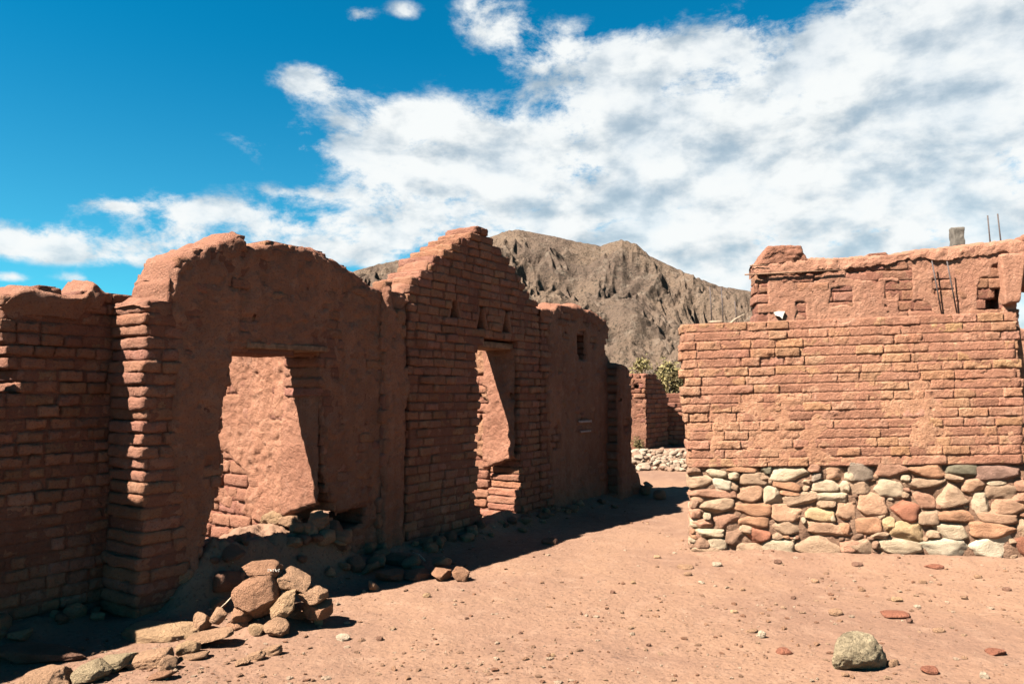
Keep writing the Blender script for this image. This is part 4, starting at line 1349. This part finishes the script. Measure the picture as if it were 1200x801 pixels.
SG = 'dark stones in the shade below the gable'
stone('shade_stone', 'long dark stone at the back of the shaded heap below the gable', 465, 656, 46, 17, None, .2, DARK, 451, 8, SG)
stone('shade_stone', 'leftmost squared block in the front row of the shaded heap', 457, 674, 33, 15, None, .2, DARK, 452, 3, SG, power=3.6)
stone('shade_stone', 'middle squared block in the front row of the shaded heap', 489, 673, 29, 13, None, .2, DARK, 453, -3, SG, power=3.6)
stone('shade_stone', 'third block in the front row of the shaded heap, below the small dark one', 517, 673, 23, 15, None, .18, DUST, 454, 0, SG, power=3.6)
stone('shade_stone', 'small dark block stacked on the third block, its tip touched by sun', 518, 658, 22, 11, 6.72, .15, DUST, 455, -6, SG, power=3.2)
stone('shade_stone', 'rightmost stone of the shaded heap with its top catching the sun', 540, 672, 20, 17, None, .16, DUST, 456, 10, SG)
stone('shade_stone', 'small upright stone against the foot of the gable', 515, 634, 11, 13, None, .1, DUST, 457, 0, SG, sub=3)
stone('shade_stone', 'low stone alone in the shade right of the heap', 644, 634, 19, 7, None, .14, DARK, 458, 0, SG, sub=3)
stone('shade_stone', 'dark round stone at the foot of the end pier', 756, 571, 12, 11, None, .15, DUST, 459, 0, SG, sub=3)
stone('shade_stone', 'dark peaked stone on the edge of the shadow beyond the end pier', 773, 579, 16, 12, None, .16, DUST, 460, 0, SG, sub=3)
V, Q, T = tube_pts([on_ground(484, 650) + np.array((0, 0, .06)), on_ground(491, 657) + np.array((0, 0, .06)), on_ground(498, 663) + np.array((0, 0, .05))], [.008, .009, .007], 6)
tag(mesh_obj('stick', V, [Q, T], M['drywood'], origin=tuple(V.mean(0))), 'short stick lying among the dark stones below the gable', 'stick')

# boulder in the foreground
g0 = on_ground(1009, 789)
wm, hm = 61 / F_PX * g0[1], 47 / F_PX * g0[1]
bm = bmesh.new()
Y0 = g0[1] + .02
for (x, y, dy) in ((977, 784, .05), (976, 770, .02), (978, 756, .03), (986, 745, .07), (1004, 741, .10), (1018, 746, .09), (1029, 762, .07), (1037, 772, .09), (1037, 780, .10),
                   (992, 770, -.015), (1006, 764, -.01), (1020, 776, .0), (1005, 779, -.005), (984, 786, .04), (990, 791, .10), (1030, 789, .13),
                   (980, 782, .20), (982, 760, .22), (1004, 744, .24), (1024, 764, .23), (1034, 784, .22)):
    bm.verts.new(at_depth(x, y, Y0 + dy))
bmesh.ops.convex_hull(bm, input=bm.verts)
bmesh.ops.triangulate(bm, faces=bm.faces)
bmesh.ops.subdivide_edges(bm, edges=bm.edges, cuts=9, use_grid_fill=True)
bmesh.ops.triangulate(bm, faces=bm.faces)
for _ in range(5):
    bmesh.ops.smooth_vert(bm, verts=bm.verts, factor=.5, use_axis_x=True, use_axis_y=True, use_axis_z=True)
bm.normal_update()
bm.verts.index_update()
ctr = np.array((at_depth(1007, 789, g0[1])[0], g0[1] + .12, g0[2] + .1))
P = np.array([v.co[:] for v in bm.verts])
nv = np.array([v.normal[:] for v in bm.verts])
T = np.array([[v.index for v in f.verts] for f in bm.faces])
bm.free()
P = P + nv * (.016 * fbm(P, 9, 4, .6, seed=2) + .010 * fbm(P, 34, 4, .7, seed=6))[:, None] - ctr
P = (P - np.array((0, 0, P[:, 2].min()))) * 1.1 + np.array((0, 0, P[:, 2].min() - .005))
tn = (1 + .35 * fbm(P, 14, 4, .65, seed=3) + .75 * fbm(P, 60, 3, .7, seed=8))[:, None] * np.array((.33, .285, .20))[None]
tag(mesh_obj('boulder', P + ctr, T, M['rock'], origin=tuple(ctr), col=np.clip(tn, .02, .8)), 'large pale grey brown boulder alone on the sunlit earth in the right foreground', 'boulder')
stone('earth_clod', 'crumbly clod leaning on the right side of the large boulder', 1046, 776, 14, 10, None, .06, TAN, 472, 0, None, 3, cat='clod', rough=.18)

# loose stones scattered on the lane
LG = 'small stones scattered on the sunlit lane'
for (x, y, w, h, c, lb) in ((893, 743, 9, 9, PALE, 'small white upright stone left of the boulder'), (881, 739, 14, 4, TAN, None), (919, 763, 19, 7, RED, 'small flat reddish stone below the white upright one'),
                            (979, 717, 15, 9, TAN, 'small pointed tan stone halfway between the boulder and the wall'), (1051, 702, 12, 6, SAND, None), (1167, 764, 20, 8, RED, 'flat orange red stone near the right edge'),
                            (1090, 786, 19, 8, RED, 'half buried reddish stone right of the boulder'), (1153, 791, 11, 8, PALE, 'small white stone near the bottom right corner'), (1100, 738, 13, 6, TAN, None),
                            (1049, 721, 30, 7, RED, 'broad flat orange stone above the boulder'), (1066, 727, 7, 6, DARK, None), (911, 658, 9, 5, DARK, None), (1081, 681, 8, 5, TAN, None), (803, 664, 18, 6, TAN, None),
                            (1146, 675, 8, 5, TAN, None), (1095, 664, 20, 5, RED, None), (1005, 661, 12, 5, DARK, None), (860, 716, 9, 4, SAND, None), (648, 767, 5, 4, SAND, None), (547, 724, 5, 3, DARK, None),
                            (500, 697, 9, 5, SAND, 'small pale stone just beyond the shade of the gable'), (445, 748, 8, 5, DARK, None), (806, 672, 9, 5, TAN, None), (822, 682, 7, 4, PALE, None), (840, 661, 12, 5, PALE, None),
                            (770, 652, 8, 4, SAND, None), (742, 682, 6, 4, SAND, None), (718, 693, 6, 4, DARK, None), (955, 680, 9, 5, TAN, None), (1010, 690, 8, 5, TAN, None), (1130, 700, 8, 4, TAN, None), (1180, 690, 9, 5, DARK, None),
                            (1075, 710, 7, 4, PALE, None), (930, 700, 6, 4, DARK, None), (870, 690, 6, 4, TAN, None), (990, 790, 9, 5, TAN, None), (1130, 770, 7, 4, TAN, None), (760, 755, 6, 4, DARK, None), (610, 741, 5, 3, DARK, None)):
    stone('small_stone', lb or 'small stone lying loose on the sunlit earth', x, y, w, h, None, None, c, int(x * 7 + y), 0, LG, 3, 2.8, 7)

# pale rubble heap before the far ruins
RG = 'pale stones heaped before the far ruins'
g = np.random.default_rng(17)
for k in range(230):
    fx, fy = g.uniform(-.15, 1), g.uniform(0, 1)
    x, y = 743 + 66 * fx, 528 + 21 * fy
    g0 = on_ground(x, y + 3)
    s = g.uniform(.07, .18)
    hh = .22 * math.sin(math.pi * min(1, max(0, fy))) * g.uniform(0, 1)
    P, T = rock((s * g.uniform(.8, 1.4), s, s * g.uniform(.55, .9)), 600 + k, 2 if s < .13 else 3, 8, 3.4, .08, .62, (g.normal(0, .3), g.normal(0, .3), g.uniform(0, 3)))
    ctr = np.array((g0[0], g0[1], g0[2] + hh + s * .2))
    c = np.array([(.35, .28, .225), (.30, .23, .18), (.27, .185, .14), (.40, .335, .27)][k % 4])
    o = mesh_obj('rubble_stone', P + ctr, T, M['rock'], origin=tuple(ctr), col=np.tile(c, (len(P), 1)))
    tag(o, 'pale broken stone in the heap before the far ruins', 'stone', RG)

# fallen clods against the foot of the house fronts, in the shade
CG = 'fallen clods at the foot of the house fronts'
g = np.random.default_rng(23)
for k in range(104):
    if k < 48:
        u, w = g.uniform(.25, 2.4), abs(g.normal(0, .26)) - .05
    elif k < 92:
        u, w = g.uniform(2.4, 8.6), abs(g.normal(0, .10)) + .07
    else:
        u, w = g.uniform(-.9, -.02), g.uniform(-.42, -.2)
    x, y = P0 + D2 * u + N2 * w
    s = g.uniform(.05, .17) * (1.1 if k < 48 else .9)
    P, T = rock((s * g.uniform(.9, 1.6), s, s * g.uniform(.55, .9)), 700 + k, 3, 10, 4.0, .13, .6, (g.normal(0, .35), g.normal(0, .2), g.uniform(0, 3)))
    ctr = np.array((x, y, gz(x, y) + s * .22))
    c = np.array([DUST, TAN, DARK][k % 3])
    o = mesh_obj('fallen_clod', P + ctr, T, M['rock'], origin=tuple(ctr), col=np.tile(c, (len(P), 1)))
    tag(o, 'lump of fallen adobe lying in the shade at the foot of the house fronts', 'clod', CG)
# lit clods on the sill of the low doorway
stone('sill_stone', 'pale block on the sunlit earth inside the low doorway', 322, 604, 36, 18, 6.95, .2, SAND, 481, -12, None)
stone('sill_stone', 'knobbly brown lump leaning on the cross wall inside the low doorway', 341, 595, 26, 16, 6.75, .2, TAN, 482, 10, None, rough=.1)
stone('sill_stone', 'small lit lump right of the dark mound in the low doorway', 372, 604, 18, 13, 6.6, .14, TAN, 483, 0, None, rough=.1)
stone('sill_stone', 'small pale chip at the right foot of the low doorway', 398, 622, 18, 6, 6.5, .1, SAND, 484, 12, None, sub=3)

# let the stones in the doorway settle on the earth under them
for o in bpy.data.objects:
    if o.name.startswith('sill_stone'):
        co = np.empty(len(o.data.vertices) * 3)
        o.data.vertices.foreach_get('co', co)
        co = co.reshape(-1, 3) + np.array(o.location)
        o.location.z -= max(0.0, float((co[:, 2] - gz(co[:, 0], co[:, 1])).min()) + .008)

# gravel over the lane: too many to count
gv = MB()
g = np.random.default_rng(29)
tmpl, tt_ = ico(1)
n = 21000
dist = 1 / g.uniform(1 / 14., 1 / 3.6, n)
an = g.uniform(-R(38), R(38), n)
gx, gy = dist * np.sin(an), dist * np.cos(an)
wn = (gx - P0[0]) * N2[0] + (gy - P0[1]) * N2[1]
wr = (gx - RW.o[0]) * RN[0] + (gy - RW.o[1]) * RN[1]
patch = fbm(np.stack([gx, gy], 1), .9, 4, .6, seed=77)
near_wall = np.exp(-np.clip(wr, 0, 9) / .6) * (gx > 1.6) + .8 * np.exp(-np.clip(wn, 0, 9) / .5)
ok = (wn > .02) & ((wr > .06) | (gx < 1.85)) & (g.uniform(0, 1, n) < .25 + .9 * np.clip(patch + .1, 0, 1) + .8 * near_wall)
gx, gy = gx[ok], gy[ok]
gzv = gz(gx, gy)
sz = np.minimum(.0035 * g.pareto(2.0, len(gx)) + .0025, .019)
for k in range(len(gx)):
    V = tmpl * (1 + g.normal(0, .18, (len(tmpl), 1))) * np.array((g.uniform(.7, 1.6), g.uniform(.7, 1.4), g.uniform(.45, .8))) * sz[k]
    V = V @ rot_mat(0, 0, g.uniform(0, 6.3)).T + np.array((gx[k], gy[k], gzv[k] + sz[k] * .25))
    c = np.array([(.30, .18, .12), (.24, .15, .105), (.34, .23, .16), (.40, .31, .24), (.22, .12, .08)][g.integers(0, 5)])
    gv.add(V, T=tt_, c=np.tile(c, (len(V), 1)))
tag(gv.build('gravel', M['rock'], smooth_=False), kind='stuff')
